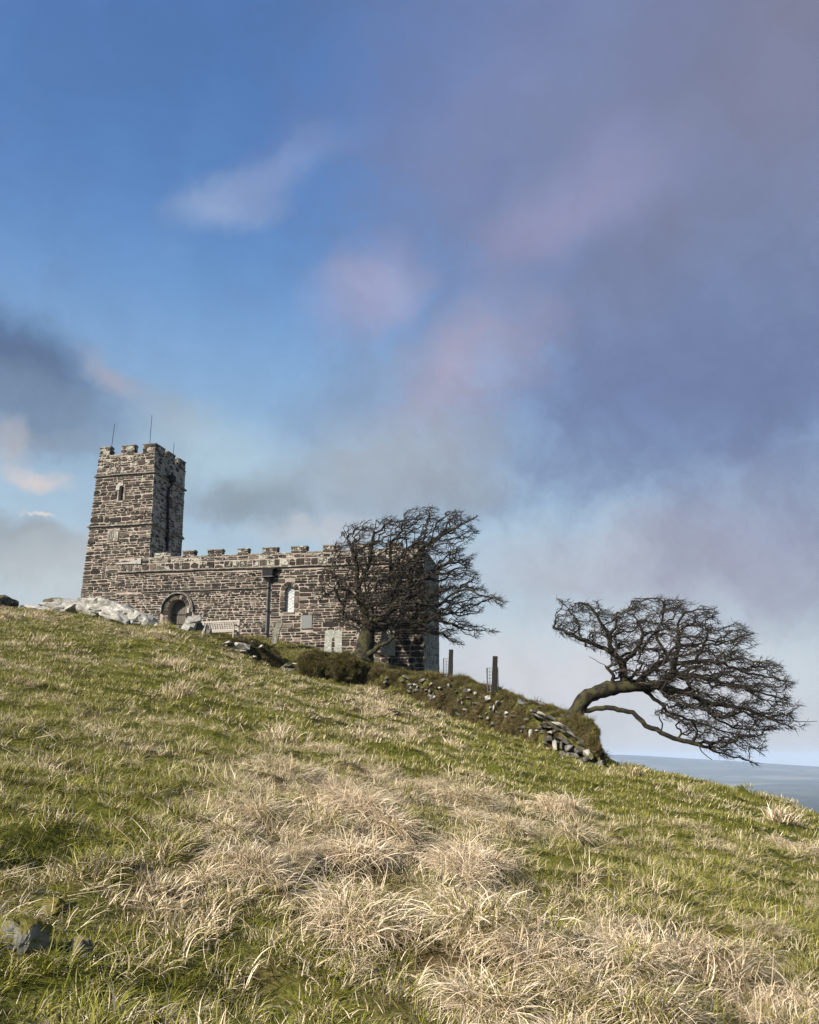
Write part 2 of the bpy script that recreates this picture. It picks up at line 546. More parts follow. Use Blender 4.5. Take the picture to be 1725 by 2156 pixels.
M = dict(
    stone=mat_stone(), mortar=mat_mortar(), ground=mat_ground(), far=mat_far(),
    dressed=mat_simple('dressed_stone', (0.10, 0.085, 0.07), (0.22, 0.20, 0.165), 6, 0.9, 0.02, lichen=((0.42, 0.41, 0.34), 5, 0.56, 0.8)),
    course=mat_simple('string_course_stone', (0.07, 0.06, 0.048), (0.19, 0.165, 0.135), 7, 0.9, 0.02, lichen=((0.40, 0.39, 0.31), 4, 0.56, 0.8)),
    granite=mat_simple('pale_granite', (0.20, 0.19, 0.165), (0.36, 0.345, 0.31), 14, 0.9, 0.01),
    slate=mat_simple('slate_tablet', (0.11, 0.115, 0.11), (0.16, 0.165, 0.155), 30, 0.6, 0.002),
    headstone=mat_simple('headstone_slate', (0.09, 0.085, 0.065), (0.20, 0.19, 0.15), 7, 0.9, 0.015, lichen=((0.34, 0.36, 0.27), 6, 0.55, 0.8)),
    headstone_pale=mat_simple('headstone_granite', (0.20, 0.20, 0.17), (0.34, 0.34, 0.29), 9, 0.9, 0.015, lichen=((0.5, 0.5, 0.44), 6, 0.55, 0.8)),
    iron=mat_simple('black_iron', (0.006, 0.006, 0.0065), (0.014, 0.013, 0.013), 10, 0.7, 0.003, 0.15),
    lead=mat_simple('grey_lead', (0.06, 0.058, 0.055), (0.12, 0.115, 0.11), 10, 0.7, 0.004, 0.3),
    oak=mat_simple('weathered_oak_door', (0.055, 0.048, 0.038), (0.14, 0.122, 0.098), 14, 0.85, 0.01, stretch=(6, 6, 0.4)),
    teak=mat_simple('weathered_bench_wood', (0.19, 0.168, 0.14), (0.35, 0.315, 0.27), 16, 0.8, 0.004, stretch=(3, 3, 0.7)),
    post=mat_simple('dark_post_wood', (0.007, 0.0055, 0.004), (0.024, 0.019, 0.014), 16, 0.9, 0.01, stretch=(5, 5, 0.6)),
    wire=mat_simple('galvanised_wire', (0.16, 0.17, 0.18), (0.3, 0.31, 0.32), 20, 0.5, 0.001, 0.4),
    glass=mat_simple('leaded_glass', (0.30, 0.31, 0.30), (0.55, 0.56, 0.54), 9, 0.25, 0.01, 0.5),
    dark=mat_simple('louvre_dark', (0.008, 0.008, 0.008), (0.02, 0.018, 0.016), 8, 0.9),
    bark=mat_simple('hawthorn_bark', (0.007, 0.0055, 0.004), (0.026, 0.020, 0.014), 9, 0.95, 0.03, stretch=(1, 1, 0.5), lichen=((0.050, 0.047, 0.014), 3.4, 0.48, 0.7)),
    twig=mat_simple('hawthorn_twig', (0.010, 0.0078, 0.006), (0.044, 0.034, 0.025), 6, 0.95, 0.005, lichen=((0.065, 0.064, 0.035), 1.6, 0.56, 0.7)),
    earth=mat_simple('bank_earth', (0.012, 0.009, 0.006), (0.045, 0.035, 0.016), 5, 1.0, 0.08, 0.05, lichen=((0.09, 0.088, 0.02), 1.4, 0.5, 0.8)),
    outcrop=mat_rock('outcrop_rock', (0.37, 0.35, 0.31), (0.20, 0.19, 0.165), 0.6, (0.15, 0.14, 0.05), 0.64),
    boulder=mat_rock('lichened_rock', (0.20, 0.19, 0.165), (0.045, 0.042, 0.035), 0.95, (0.095, 0.078, 0.008), 0.47),
    crag=mat_rock('dark_crag', (0.12, 0.11, 0.09), (0.035, 0.03, 0.024), 0.8, (0.06, 0.055, 0.014), 0.50),
    quartz=mat_rock('white_stone', (0.42, 0.395, 0.34), (0.20, 0.185, 0.15), 0.6, (0.12, 0.11, 0.04), 0.62),
    slab=mat_rock('bank_slab', (0.20, 0.19, 0.165), (0.04, 0.036, 0.030), 0.6, (0.07, 0.067, 0.016), 0.56),
)
M['blade'] = mat_blade('grass_blades', (0.070, 0.076, 0.009), (0.29, 0.268, 0.033), (0.27, 0.19, 0.095), (0.86, 0.71, 0.50), 1.25)
M['scrub'] = mat_blade('bank_scrub', (0.026, 0.027, 0.005), (0.165, 0.150, 0.022), (0.035, 0.023, 0.011), (0.25, 0.18, 0.09), 1.2)


# ------------------------------------------------------------------ mesh builder
class MB:
    def __init__(self):
        self.v, self.f, self.c = [], [], []
        self.cc = (0.1, 0.1, 0.1, 0.0)

    def add(self, verts, faces):
        o = len(self.v)
        self.v.extend([tuple(p) for p in verts])
        self.c.extend([self.cc] * len(verts))
        self.f.extend([tuple(i + o for i in f) for f in faces])
        return self

    def box(self, o, x, y, z):
        """o: corner, x y z: edge vectors"""
        o, x, y, z = map(Vector, (o, x, y, z))
        vs = [o, o + x, o + x + y, o + y, o + z, o + x + z, o + x + y + z, o + y + z]
        fs = [(0, 3, 2, 1), (4, 5, 6, 7), (0, 1, 5, 4), (1, 2, 6, 5), (2, 3, 7, 6), (3, 0, 4, 7)]
        if x.cross(y).dot(z) < 0:
            fs = [f[::-1] for f in fs]
        return self.add(vs, fs)

    def tube(self, pts, rs, sides=6, cap=True):
        pts = [Vector(p) for p in pts]
        n = len(pts)
        vs, fs = [], []
        ref = None
        for i in range(n):
            t = (pts[min(i + 1, n - 1)] - pts[max(i - 1, 0)])
            if t.length < 1e-9:
                t = Vector((0, 0, 1))
            t.normalize()
            if ref is None:
                ref = t.orthogonal().normalized()
            ref = (ref - t * ref.dot(t))
            if ref.length < 1e-6:
                ref = t.orthogonal()
            ref.normalize()
            b = t.cross(ref)
            for k in range(sides):
                a = 2 * math.pi * k / sides
                vs.append(pts[i] + (ref * math.cos(a) + b * math.sin(a)) * rs[i])
        for i in range(n - 1):
            for k in range(sides):
                k2 = (k + 1) % sides
                fs.append((i * sides + k, i * sides + k2, (i + 1) * sides + k2, (i + 1) * sides + k))
        if cap:
            fs.append(tuple(range(sides))[::-1])
            fs.append(tuple((n - 1) * sides + k for k in range(sides)))
        return self.add(vs, fs)

    def build(self, name, mat, parent=None, smooth=False):
        me = bpy.data.meshes.new(name)
        me.from_pydata(self.v, [], self.f)
        me.materials.append(mat)
        a = me.color_attributes.new('col', 'FLOAT_COLOR', 'POINT')
        a.data.foreach_set('color', np.array(self.c, np.float32).ravel())
        if smooth:
            me.polygons.foreach_set('use_smooth', [True] * len(me.polygons))
        me.update()
        return link(name, me, parent)


def link(name, me, parent=None):
    o = bpy.data.objects.new(name, me)
    COL.objects.link(o)
    if parent is not None:
        o.parent = parent
        o.matrix_parent_inverse = world_of(parent).inverted()
    return o


def world_of(o):
    m = o.matrix_basis
    if o.parent is not None:
        return world_of(o.parent) @ o.matrix_parent_inverse @ m
    return m


def thing(name, label, cat, loc, group=None):
    o = bpy.data.objects.new(name, None)
    COL.objects.link(o)
    o.empty_display_size = 0.2
    o.location = loc
    tag(o, label, cat, group)
    return o


def tag(o, label, cat, group=None):
    o['label'] = label
    o['category'] = cat
    if group:
        o['group'] = group
    return o


# ------------------------------------------------------------------ the ground sheet
STRAW = [  # survey u, v, radius u, radius v, amount
    (800, 1950, 620, 330, 1.0), (560, 1800, 300, 120, 0.8), (1300, 2000, 420, 250, 0.7), (1150, 1750, 330, 110, 0.9),
    (800, 1500, 200, 70, 0.6), (500, 1400, 90, 45, 0.6), (300, 1340, 120, 25, 0.35), (1500, 1690, 160, 40, 0.45),
    (1250, 1660, 90, 30, 0.6), (960, 1560, 120, 40, 0.5), (790, 1680, 80, 80, 0.9), (1680, 1800, 90, 60, 0.4), (1500, 2080, 260, 120, 0.55), (1450, 1860, 120, 50, 0.4),
    (300, 1950, 150, 90, 0.45), (700, 1560, 160, 60, 0.4), (250, 1430, 120, 30, 0.3), (600, 1650, 140, 50, 0.5),
    (980, 2120, 220, 140, 0.9), (850, 1600, 300, 80, 0.55), (620, 1700, 260, 80, 0.7), (1000, 1690, 200, 60, 0.6), (1300, 1720, 200, 50, 0.4), (420, 1900, 200, 100, 0.6)]
GREEN = [(1150, 1635, 140, 45, 0.7), (1400, 1790, 220, 70, 0.6), (560, 1540, 160, 50, 0.5), (150, 1700, 220, 130, 0.6), (850, 1610, 120, 35, 0.7),
         (1600, 2000, 160, 110, 0.15), (60, 2060, 200, 120, 0.5), (1480, 1900, 140, 70, 0.25), (1700, 1950, 90, 150, 0.2), (260, 1640, 170, 70, 0.4), (1330, 1640, 90, 40, 0.3), (260, 1440, 380, 130, 0.45), (1100, 1600, 160, 40, 0.4)]


def blobs(lst):
    out = []
    for (u, v, ru, rv, am) in lst:
        p = ground_hit(u, v)
        px = ground_hit(u + ru * 0.5, v)
        py = ground_hit(u, min(v + rv * 0.5, 2300))
        out.append((p.x, p.y, max(abs(px.x - p.x) * 2, 0.4), max(abs(py.y - p.y) * 2, 0.5), am))
    return out


SB, GB = blobs(STRAW), blobs(GREEN)


def straw_at(x, y):
    s = np.zeros(np.shape(x)) + 0.21 + 0.50 * fbm(x / .50, y / .6, 2, 43)
    xw = x + 0.5 * fbm(x / 2, y / 2, 3, 33)
    yw = y + 0.8 * fbm(x / 2, y / 2, 3, 34)
    for (cx, cy, rx, ry, am) in SB:
        s = s + am * 0.34 * np.exp(-(((xw - cx) / rx) ** 2 + ((yw - cy) / ry) ** 2) * 1.4)
    for (cx, cy, rx, ry, am) in GB:
        s = s - am * 0.75 * np.exp(-(((xw - cx) / rx) ** 2 + ((yw - cy) / ry) ** 2) * 1.4)
    s = s + 0.55 * fbm(x / 1.3, y / 1.5, 3, 41) + 0.35 * fbm(x / 3.7, y / 3.7, 2, 44)
    return np.clip(s, 0, 1.15)


def build_ground():
    sx = np.linspace(-1, 1, 400)
    xs = 5.0 * np.sinh(sx * 3.9)
    sy = np.linspace(-0.28, 1, 480)
    ys = 6.0 * np.sinh(sy * 3.65)
    gx, gy = np.meshgrid(xs, ys)
    z = hgt(gx, gy)
    nx, ny = len(xs), len(ys)
    v = np.stack([gx, gy, z], -1).reshape(-1, 3)
    idx = np.arange(nx * ny).reshape(ny, nx)
    f = np.stack([idx[:-1, :-1], idx[:-1, 1:], idx[1:, 1:], idx[1:, :-1]], -1).reshape(-1, 4)
    me = bpy.data.meshes.new('ground')
    me.vertices.add(len(v))
    me.vertices.foreach_set('co', v.ravel())
    me.loops.add(len(f) * 4)
    me.loops.foreach_set('vertex_index', f.ravel())
    me.polygons.add(len(f))
    me.polygons.foreach_set('loop_start', np.arange(len(f)) * 4)
    me.polygons.foreach_set('loop_total', np.full(len(f), 4))
    me.polygons.foreach_set('use_smooth', np.ones(len(f), bool))
    me.update(calc_edges=True)
    a = me.attributes.new('straw', 'FLOAT', 'POINT')
    a.data.foreach_set('value', straw_at(gx, gy).ravel())
    me.materials.append(M['ground'])
    o = link('ground', me)
    o['kind'] = 'structure'
    return o


build_ground()


def build_far():
    az = np.linspace(-math.pi, math.pi, 361)
    rr = np.geomspace(70, 11500, 120)
    ga, gr = np.meshgrid(az, rr)
    x, y = gr * np.sin(ga), gr * np.cos(ga)
    z = -150 + 45 * fbm(x / 1600, y / 1600, 4, 50) + 8 * fbm(x / 300, y / 300, 3, 55)
    # a long ridge closes the view, its crest a little below eye level towards the right
    crest = np.interp(ga, [-3.2, -0.3, 0.19, 0.235, 0.33, 0.45, 0.6, 3.2], [-60, -20, 6, 2, -42, -108, -130, -60]) + 6 * fbm(ga * 9, ga * 0, 3, 61)
    w = np.exp(-((gr - 7800) / 1700) ** 2)
    z = z * (1 - w) + crest * w
    z = np.where(gr > 8800, np.minimum(z, crest - 0.02 * (gr - 8800)), z)
    w2 = sstep(260, 70, gr)
    z = z * (1 - w2) + w2 * -60
    nx, ny = len(az), len(rr)
    v = np.stack([x, y, z], -1).reshape(-1, 3)
    idx = np.arange(nx * ny).reshape(ny, nx)
    f = np.stack([idx[:-1, :-1], idx[:-1, 1:], idx[1:, 1:], idx[1:, :-1]], -1).reshape(-1, 4)[:, ::-1]
    me = bpy.data.meshes.new('distant_hills')
    me.from_pydata(v.tolist(), [], f.tolist())
    me.polygons.foreach_set('use_smooth', [True] * len(me.polygons))
    me.materials.append(M['far'])
    o = link('distant_hills', me)
    o['kind'] = 'structure'


build_far()


def build_haze():
    mb = MB()
    mb.box((-12500, -12500, -330), (25000, 0, 0), (0, 25000, 0), (0, 0, 360))
    m = bpy.data.materials.new('haze')
    m.use_nodes = True
    m.node_tree.nodes.clear()
    n = NT(m.node_tree)
    out = n.n('ShaderNodeOutputMaterial')
    pv = n.n('ShaderNodeVolumePrincipled')
    pv.inputs['Color'].default_value = (0.66, 0.80, 1.0, 1)
    pv.inputs['Density'].default_value = 1.15e-4
    pv.inputs['Anisotropy'].default_value = 0.0
    n.link(pv.outputs[0], out.inputs['Volume'])
    o = mb.build('haze', m)
    o['kind'] = 'stuff'


build_haze()


# ------------------------------------------------------------------ masonry
class Face:
    """planar wall face given by four corners; s to the right, t upwards, d outwards"""
    def __init__(self, bl, br, tr, tl):
        self.bl, self.br, self.tr, self.tl = map(Vector, (bl, br, tr, tl))
        self.w = ((self.br - self.bl).length + (self.tr - self.tl).length) / 2
        self.h = ((self.tl - self.bl).length + (self.tr - self.br).length) / 2
        self.n = (self.br - self.bl).cross(self.tl - self.bl).normalized()
        self.sx = (self.br - self.bl).normalized()

    def p(self, s, t, d=0.0):
        a, b = s / self.w, t / self.h
        q = self.bl * (1 - a) * (1 - b) + self.br * a * (1 - b) + self.tr * a * b + self.tl * (1 - a) * b
        return q + self.n * d

    def st(self, u, v):
        d = ray(u, v)
        k = (self.bl - EYE).dot(self.n) / d.dot(self.n)
        q = EYE + d * k
        s = (q - self.bl).dot(self.sx)
        t = (q - self.bl).dot((self.tl - self.bl).normalized())
        for _ in range(6):
            e = q - self.p(s, t)
            s += e.dot(self.sx)
            t += e.dot((self.tl - self.bl).normalized())
        return s, t


PAL = [((0.015, 0.012, 0.010), 5), ((0.027, 0.020, 0.016), 5), ((0.042, 0.031, 0.025), 3), ((0.052, 0.048, 0.040), 2),
       ((0.085, 0.066, 0.056), 1.3), ((0.036, 0.034, 0.026), 2), ((0.14, 0.12, 0.10), 1.2)]
_pc, _pw = [p[0] for p in PAL], [p[1] for p in PAL]


def stone_col(lich=0.0):  # alpha is lichen; on east faces also brightness painted into shaded stone
    c = R.choices(_pc, _pw)[0]
    k = R.uniform(0.75, 1.3)
    return (c[0] * k * .97, c[1] * k * .98, c[2] * k * .93, max(0.0, min(1.0, lich + R.uniform(-0.35, 0.35))))


STONES = []       # (area, verts, faces, colour, part)


def emit_poly(face, poly, depth, colr, owner, flat=0.25, base_d=-0.03):
    """a stone with outline poly (s,t), proud of the wall by depth, edges worn"""
    n = len(poly)
    cs_, ct_ = sum(p[0] for p in poly) / n, sum(p[1] for p in poly) / n
    vs = []
    w = max(p[0] for p in poly) - min(p[0] for p in poly)
    h = max(p[1] for p in poly) - min(p[1] for p in poly)
    ins = min(0.018, 0.16 * min(w, h))
    for (s, t) in poly:
        vs.append(face.p(s, t, base_d))
    for (s, t) in poly:
        vs.append(face.p(s, t, depth * 0.35))
    tl1, tl2 = R.uniform(-1, 1) * 0.012, R.uniform(-1, 1) * 0.012
    for (s, t) in poly:
        ds, dt = cs_ - s, ct_ - t
        L = math.hypot(ds, dt) or 1
        s2, t2 = s + ds / L * ins, t + dt / L * ins * 0.8
        vs.append(face.p(s2, t2, depth * (1 + R.uniform(-flat, flat)) + (s - cs_) / max(w, .05) * tl1 + (t - ct_) / max(h, .05) * tl2))
    fs = []
    for k in range(n):
        k2 = (k + 1) % n
        fs.append((k, k2, n + k2, n + k))
        fs.append((n + k, n + k2, 2 * n + k2, 2 * n + k))
    fs.append(tuple(2 * n + k for k in range(n)))
    STONES.append((w * h, vs, fs, colr, owner))


def stone_poly(s0, s1, t0, t1, rough=1.0):
    w, h = s1 - s0, t1 - t0
    j = lambda a: R.uniform(-a, a) * rough
    hh = min(h * 0.22, 0.05)
    ww = min(w * 0.1, 0.05)
    typ = R.random()
    if typ < 0.12 * rough and w > 1.3 * h and h > 0.07:       # wedge shaped
        a = R.uniform(0.3, 0.7)
        if R.random() < 0.5:
            return [(s0, t0 + j(hh * .4)), (s0 + w * .5, t0 + j(hh * .5)), (s1, t0 + j(hh * .4)), (s1 - ww, t0 + h * a), (s0 + w * .55, t1 - abs(j(hh))), (s0 + ww, t1 - h * (1 - a) * .6)]
        return [(s0, t0 + h * .2), (s0 + w * .5, t0 + j(hh * .5)), (s1 - ww, t0 + abs(j(hh))), (s1, t1 - h * .3), (s0 + w * .4, t1), (s0 + ww * .5, t1 - h * .4)]
    return [(s0 + abs(j(ww)), t0 + abs(j(hh))), (s0 + w * R.uniform(.3, .7), t0 + j(hh * .5)), (s1 - abs(j(ww)), t0 + abs(j(hh))),
            (s1 + j(ww * .5), t0 + h * R.uniform(.35, .65)), (s1 - abs(j(ww)), t1 - abs(j(hh))), (s0 + w * R.uniform(.3, .7), t1 + j(hh * .5)),
            (s0 + abs(j(ww)), t1 - abs(j(hh))), (s0 + j(ww * .5), t0 + h * R.uniform(.35, .65))]


def masonry(face, s0, s1, t0, t1, holes=(), owner='wall', hmin=0.085, hmax=0.21, wmin=0.16, wmax=0.62, gap=0.03, lich=0.0, proud=(0.012, 0.04), quoin=False, rough=1.0, lichf=None, darkf=None):
    t = t0
    while t < t1 - 0.05:
        h = R.uniform(hmin, hmax)
        if R.random() < 0.15:
            h *= 1.35
        if t + h > t1 - 0.05:
            h = t1 - t
        # free spans of this course
        tm = t + h / 2
        spans = [(s0, s1)]
        for hole in holes:
            lo, hi = hole(tm, h)
            if lo is None:
                continue
            ns = []
            for (a, b) in spans:
                if hi <= a or lo >= b:
                    ns.append((a, b))
                else:
                    if lo > a:
                        ns.append((a, lo))
                    if hi < b:
                        ns.append((hi, b))
            spans = ns
        for (a, b) in spans:
            s = a + gap * 0.3
            while s < b - 0.06:
                w = R.uniform(wmin, wmax) * (0.65 + h / hmax * 0.5)
                if quoin and (s - a < 0.01 + gap or b - s - w < 0.2):
                    w = max(w, R.uniform(0.35, 0.6))
                if b - s - w < wmin:
                    w = b - s
                g = gap * R.uniform(0.7, 1.3)
                lv = lich + (lichf(s, tm) if lichf else 0)
                # course waviness
                o = 0.035 * math.sin(s * 1.7 + t * 3.1) * (0.4 + 0.6 * math.sin(t * 5))
                if h > 0.16 and R.random() < 0.35 and w > 0.25:       # two thin stones in one course
                    k = R.uniform(0.4, 0.6)
                    emit_poly(face, stone_poly(s, s + w - g, t + o, t + h * k - g * .9 + o, rough), R.uniform(*proud), stone_col(lv), owner)
                    k2 = R.uniform(.35, .65)
                    if w > 0.4 and R.random() < .5:
                        emit_poly(face, stone_poly(s, s + w * k2 - g, t + h * k + o, t + h - g + o, rough), R.uniform(*proud), stone_col(lv), owner)
                        emit_poly(face, stone_poly(s + w * k2, s + w - g, t + h * k + o, t + h - g + o, rough), R.uniform(*proud), stone_col(lv), owner)
                    else:
                        emit_poly(face, stone_poly(s, s + w - g, t + h * k + o, t + h - g + o, rough), R.uniform(*proud), stone_col(lv), owner)
                else:
                    emit_poly(face, stone_poly(s, s + w - g, t + o, t + h - g + o, rough), R.uniform(*proud), stone_col(lv), owner)
                s += w
        t += h


def hole_rect(a, b, c, d):
    return lambda tm, h: (a, b) if c - h * 0.35 < tm < d + h * 0.35 else (None, None)


def hole_arch(cx, r, t0, tsp):
    def f(tm, h):
        if tm < t0 - h * .4:
            return (None, None)
        if tm <= tsp:
            return (cx - r, cx + r)
        dy = tm - tsp - h * 0.3
        if dy < r:
            w = math.sqrt(max(r * r - max(dy, 0) ** 2, 0))
            return (cx - w, cx + w)
        return (None, None)
    return f


def prism(face, outline, d0, d1):
    """solid between depth d0 and d1 over an outline in (s,t), as verts, faces"""
    n = len(outline)
    vs = [face.p(s, t, d0) for (s, t) in outline] + [face.p(s, t, d1) for (s, t) in outline]
    fs = [tuple(range(n))[::-1], tuple(range(n, 2 * n))]
    for k in range(n):
        k2 = (k + 1) % n
        fs.append((k, k2, n + k2, n + k))
    return vs, fs


def arch_outline(cx, r, t0, tsp, seg=14, point=1.0):
    pts = [(cx - r, t0), (cx + r, t0)]
    for k in range(seg + 1):
        a = math.pi * k / seg
        pts.append((cx + r * math.cos(a), tsp + r * point * math.sin(a)))
    return pts


def cut(obj, cutters):
    """subtract prisms from obj's mesh and keep the plain result"""
    tmp = []
    for (vs, fs) in cutters:
        me = bpy.data.meshes.new('cutter')
        me.from_pydata([tuple(v) for v in vs], [], fs)
        bm = bmesh.new()
        bm.from_mesh(me)
        bmesh.ops.recalc_face_normals(bm, faces=bm.faces)
        bm.to_mesh(me)
        bm.free()
        c = bpy.data.objects.new('cutter', me)
        COL.objects.link(c)
        md = obj.modifiers.new('cut', 'BOOLEAN')
        md.object = c
        md.operation = 'DIFFERENCE'
        md.solver = 'EXACT'
        tmp.append(c)
    dg = bpy.context.evaluated_depsgraph_get()
    me = bpy.data.meshes.new_from_object(obj.evaluated_get(dg))
    obj.modifiers.clear()
    obj.data = me
    for c in tmp:
        bpy.data.objects.remove(c)


# ---- plan of the church
YN = rad(10)
nd = Vector((math.cos(YN), -math.sin(YN), 0))       # eastwards along the nave
nb = Vector((math.sin(YN), math.cos(YN), 0))        # northwards
YT = rad(13.5)
td = Vector((math.cos(YT), -math.sin(YT), 0))
tb = Vector((math.sin(YT), math.cos(YT), 0))


def on_plane(u, v, p0, nrm):
    d = ray(u, v)
    return EYE + d * ((p0 - EYE).dot(nrm) / d.dot(nrm))


n0 = W(566, 1240, 47.4)
nS = -nb
wN, eN = on_plane(246, 1240, n0, nS), on_plane(893, 1300, n0, nS)
zt_w = on_plane(300, 1175, n0, nS).z
z_cren = on_plane(500, 1166, n0, nS).z               # bottom of the nave's crenels
NZ0 = 3.2
NAVE_S = Face((wN.x, wN.y, NZ0), (eN.x, eN.y, NZ0), (eN.x, eN.y, z_cren), (wN.x, wN.y, z_cren))
NW = 5.4
e2 = eN + nb * NW
NAVE_E = Face((eN.x, eN.y, NZ0), (e2.x, e2.y, NZ0), (e2.x, e2.y, z_cren), (eN.x, eN.y, z_cren))

t0c = W(320, 1080, 49.3)
tS = -tb
TB_ = 5.6                                            # masonry starts here, below the turf

# corners of the tower: bottom and top of the two visible faces
def on_z(pa, pb, z):
    k = (z - pa.z) / (pb.z - pa.z)
    return pa + (pb - pa) * k


l_top, l_bot = on_plane(205, 990, t0c, tS), on_plane(169.5, 1258, t0c, tS)
r_top, r_bot = on_plane(325, 980, t0c, tS), on_plane(314, 1176, t0c, tS)
z_tc = on_plane(322, 951, t0c, tS).z                 # bottom of the tower's crenels
SWb, SWt = on_z(l_top, l_bot, TB_), on_z(l_top, l_bot, z_tc)
SEb, SEt = on_z(r_top, r_bot, TB_), on_z(r_top, r_bot, z_tc)
tE = td
ne_t = on_plane(389, 1010, SEt, tE)
ne_b = on_plane(382, 1150, SEb.lerp(SEt, .5), tE)
depth_t = (ne_t - SEt).dot(tb)
NEt = SEt + tb * depth_t
NEb = SEb + tb * depth_t * 1.0
NWt, NWb = SWt + tb * depth_t, SWb + tb * depth_t
TOW_S = Face(SWb, SEb, SEt, SWt)
TOW_E = Face(SEb, NEb, NEt, SEt)
TOW_W = Face(NWb, SWb, SWt, NWt)
TOW_N = Face(NEb, NWb, NWt, NEt)

church = thing('church', 'small dark rubble stone church with battlemented west tower crowning the grassy hill', 'church', (NAVE_S.p(NAVE_S.w / 2, 1)))


def solid(name, faces8, mat):
    mb = MB()
    mb.add(faces8, [(0, 3, 2, 1), (4, 5, 6, 7), (0, 1, 5, 4), (1, 2, 6, 5), (2, 3, 7, 6), (3, 0, 4, 7)])
    return mb.build(name, mat, church)


nv = [NAVE_S.p(0, 0), NAVE_S.p(NAVE_S.w, 0), e2 * 1, NAVE_S.p(0, 0) + nb * NW]
nv[2].z = NZ0
nave = solid('nave', nv + [Vector((p.x, p.y, z_cren - 0.02)) for p in nv], M['mortar'])
tower = solid('tower', [SWb, SEb, NEb, NWb, SWt, SEt, NEt, NWt], M['mortar'])

# ---- openings in the nave
F = NAVE_S
dA, dsp = F.st(354.5, 1285)
dB, _ = F.st(392, 1285)
_, dcrown = F.st(373, 1262)
_, dbase = F.st(373, 1330)
dcx, dr = (dA + dB) / 2, (dB - dA) / 2
dsp = dcrown - dr * 1.05
wA, wsp = F.st(600.5, 1244)
wB, wbase = F.st(618.6, 1289)
wcx, wr = (wA + wB) / 2, (wB - wA) / 2
_, wcrown = F.st(609, 1234)
wsp = wcrown - wr
cut(nave, [prism(F, arch_outline(dcx, dr, dbase, dsp, 14, 1.05), -0.55, 0.3), prism(F, arch_outline(wcx, wr, wbase, wsp), -0.28, 0.3)])

# tower openings (S face lancet, E face louvre)
FT = TOW_S
ta, tt = FT.st(220 * .69 + 545 / 3.592 * .69, (1270 + 760 / 3.592) * .69)
_, tbm = FT.st(220 * .69 + 545 / 3.592 * .69, (1270 + 928 / 3.592) * .69)
tr_ = 0.17
FE = TOW_E
ea, et = FE.st((220 + 1085 / 3.592) * .69, (1270 + 880 / 3.592) * .69)
_, ebm = FE.st((220 + 1085 / 3.592) * .69, (1270 + 1020 / 3.592) * .69)
er_ = 0.32
cut(tower, [prism(FT, arch_outline(ta, tr_, tbm, tt - tr_), -0.4, 0.3), prism(FE, arch_outline(ea, er_, ebm, et - er_), -0.35, 0.3)])


def part(name, vs_fs, mat, parent=church, col=(0.1, 0.1, 0.1, 0.2)):
    mb = MB()
    mb.cc = col
    for (vs, fs) in vs_fs:
        mb.add(vs, fs)
    return mb.build(name, mat, parent)


def fbox(face, s0, s1, t0, t1, d0, d1):
    vs = [face.p(s0, t0, d0), face.p(s1, t0, d0), face.p(s1, t1, d0), face.p(s0, t1, d0), face.p(s0, t0, d1), face.p(s1, t0, d1), face.p(s1, t1, d1), face.p(s0, t1, d1)]
    return vs, [(0, 3, 2, 1), (4, 5, 6, 7), (0, 1, 5, 4), (1, 2, 6, 5), (2, 3, 7, 6), (3, 0, 4, 7)]


def moulding(face, s0, s1, t, h, d, slope=0.6):
    """weathered string course: sloping top, square nose, undercut below"""
    out = []
    prof = [(t + h, -0.02), (t + h * 0.35, d), (t + h * 0.1, d), (t - h * .1, d * .45), (t - h * .1, -0.02)]
    n = len(prof)
    vs = [face.p(s0, a, b) for a, b in prof] + [face.p(s1, a, b) for a, b in prof]
    fs = [tuple(range(n)), tuple(range(n, 2 * n))[::-1]]
    for k in range(n):
        k2 = (k + 1) % n
        fs.append((k, n + k, n + k2, k2))
    return vs, fs


def run_moulding(face, s0, s1, t, h, d, name='string_course', tj=0.012):
    s = s0
    while s < s1 - 0.02:
        w = R.uniform(0.7, 1.3)
        e = min(s + w, s1)
        if s1 - e < 0.35:
            e = s1
        part(name, [moulding(face, s + 0.006, e - 0.006, t + R.uniform(-tj, tj), h * R.uniform(.9, 1.1), d * R.uniform(.85, 1.1))], M['course'])
        s = e


# ---- masonry of the nave's south wall
_, t_cs = F.st(566, 1196)                       # parapet string course
_, t_ms = F.st(450, 1243)                       # weathering above the door
_, t_pl = F.st(620, 1352)                       # top of the plinth stones
s_pipe, _ = F.st(566, 1280)
hoodr = (F.st(411, 1285)[0] - F.st(338, 1285)[0]) / 2
plA, plT = F.st(636, 1296)
plB, plBm = F.st(657, 1322)
holes = [hole_arch(dcx, dr + 0.40, 0, dsp), hole_arch(wcx, wr + 0.27, wbase - 0.02, wsp), hole_rect(plA - .03, plB + .03, plBm - .02, plT + .02),
         hole_rect(s_pipe - .02, s_pipe + .10, 0, t_cs - .2)]
parl = lambda s, t: 0.45 if t > t_cs else (0.1 if s < 8 else 0.0)
sM = F.st(600, 1300)[0]
masonry(F, 0, s_pipe - .05, 1.8, t_ms - 0.04, holes, 'nave', 0.075, 0.17, 0.16, 0.54, 0.026, 0.0, rough=1.3)
masonry(F, s_pipe + .08, F.w + .02, 0.2, t_pl, holes, 'nave', 0.17, 0.32, 0.3, 0.75, 0.030, 0.0, quoin=True)
masonry(F, s_pipe + .08, F.w + .02, t_pl, t_cs - .1, holes, 'nave', 0.11, 0.22, 0.22, 0.72, 0.030, 0.0, quoin=True, rough=.8)
masonry(F, -.02, s_pipe - .05, t_ms + 0.06, t_cs - .1, holes, 'nave', 0.09, 0.19, 0.2, 0.62, 0.026, 0.0, quoin=True, rough=1.0)
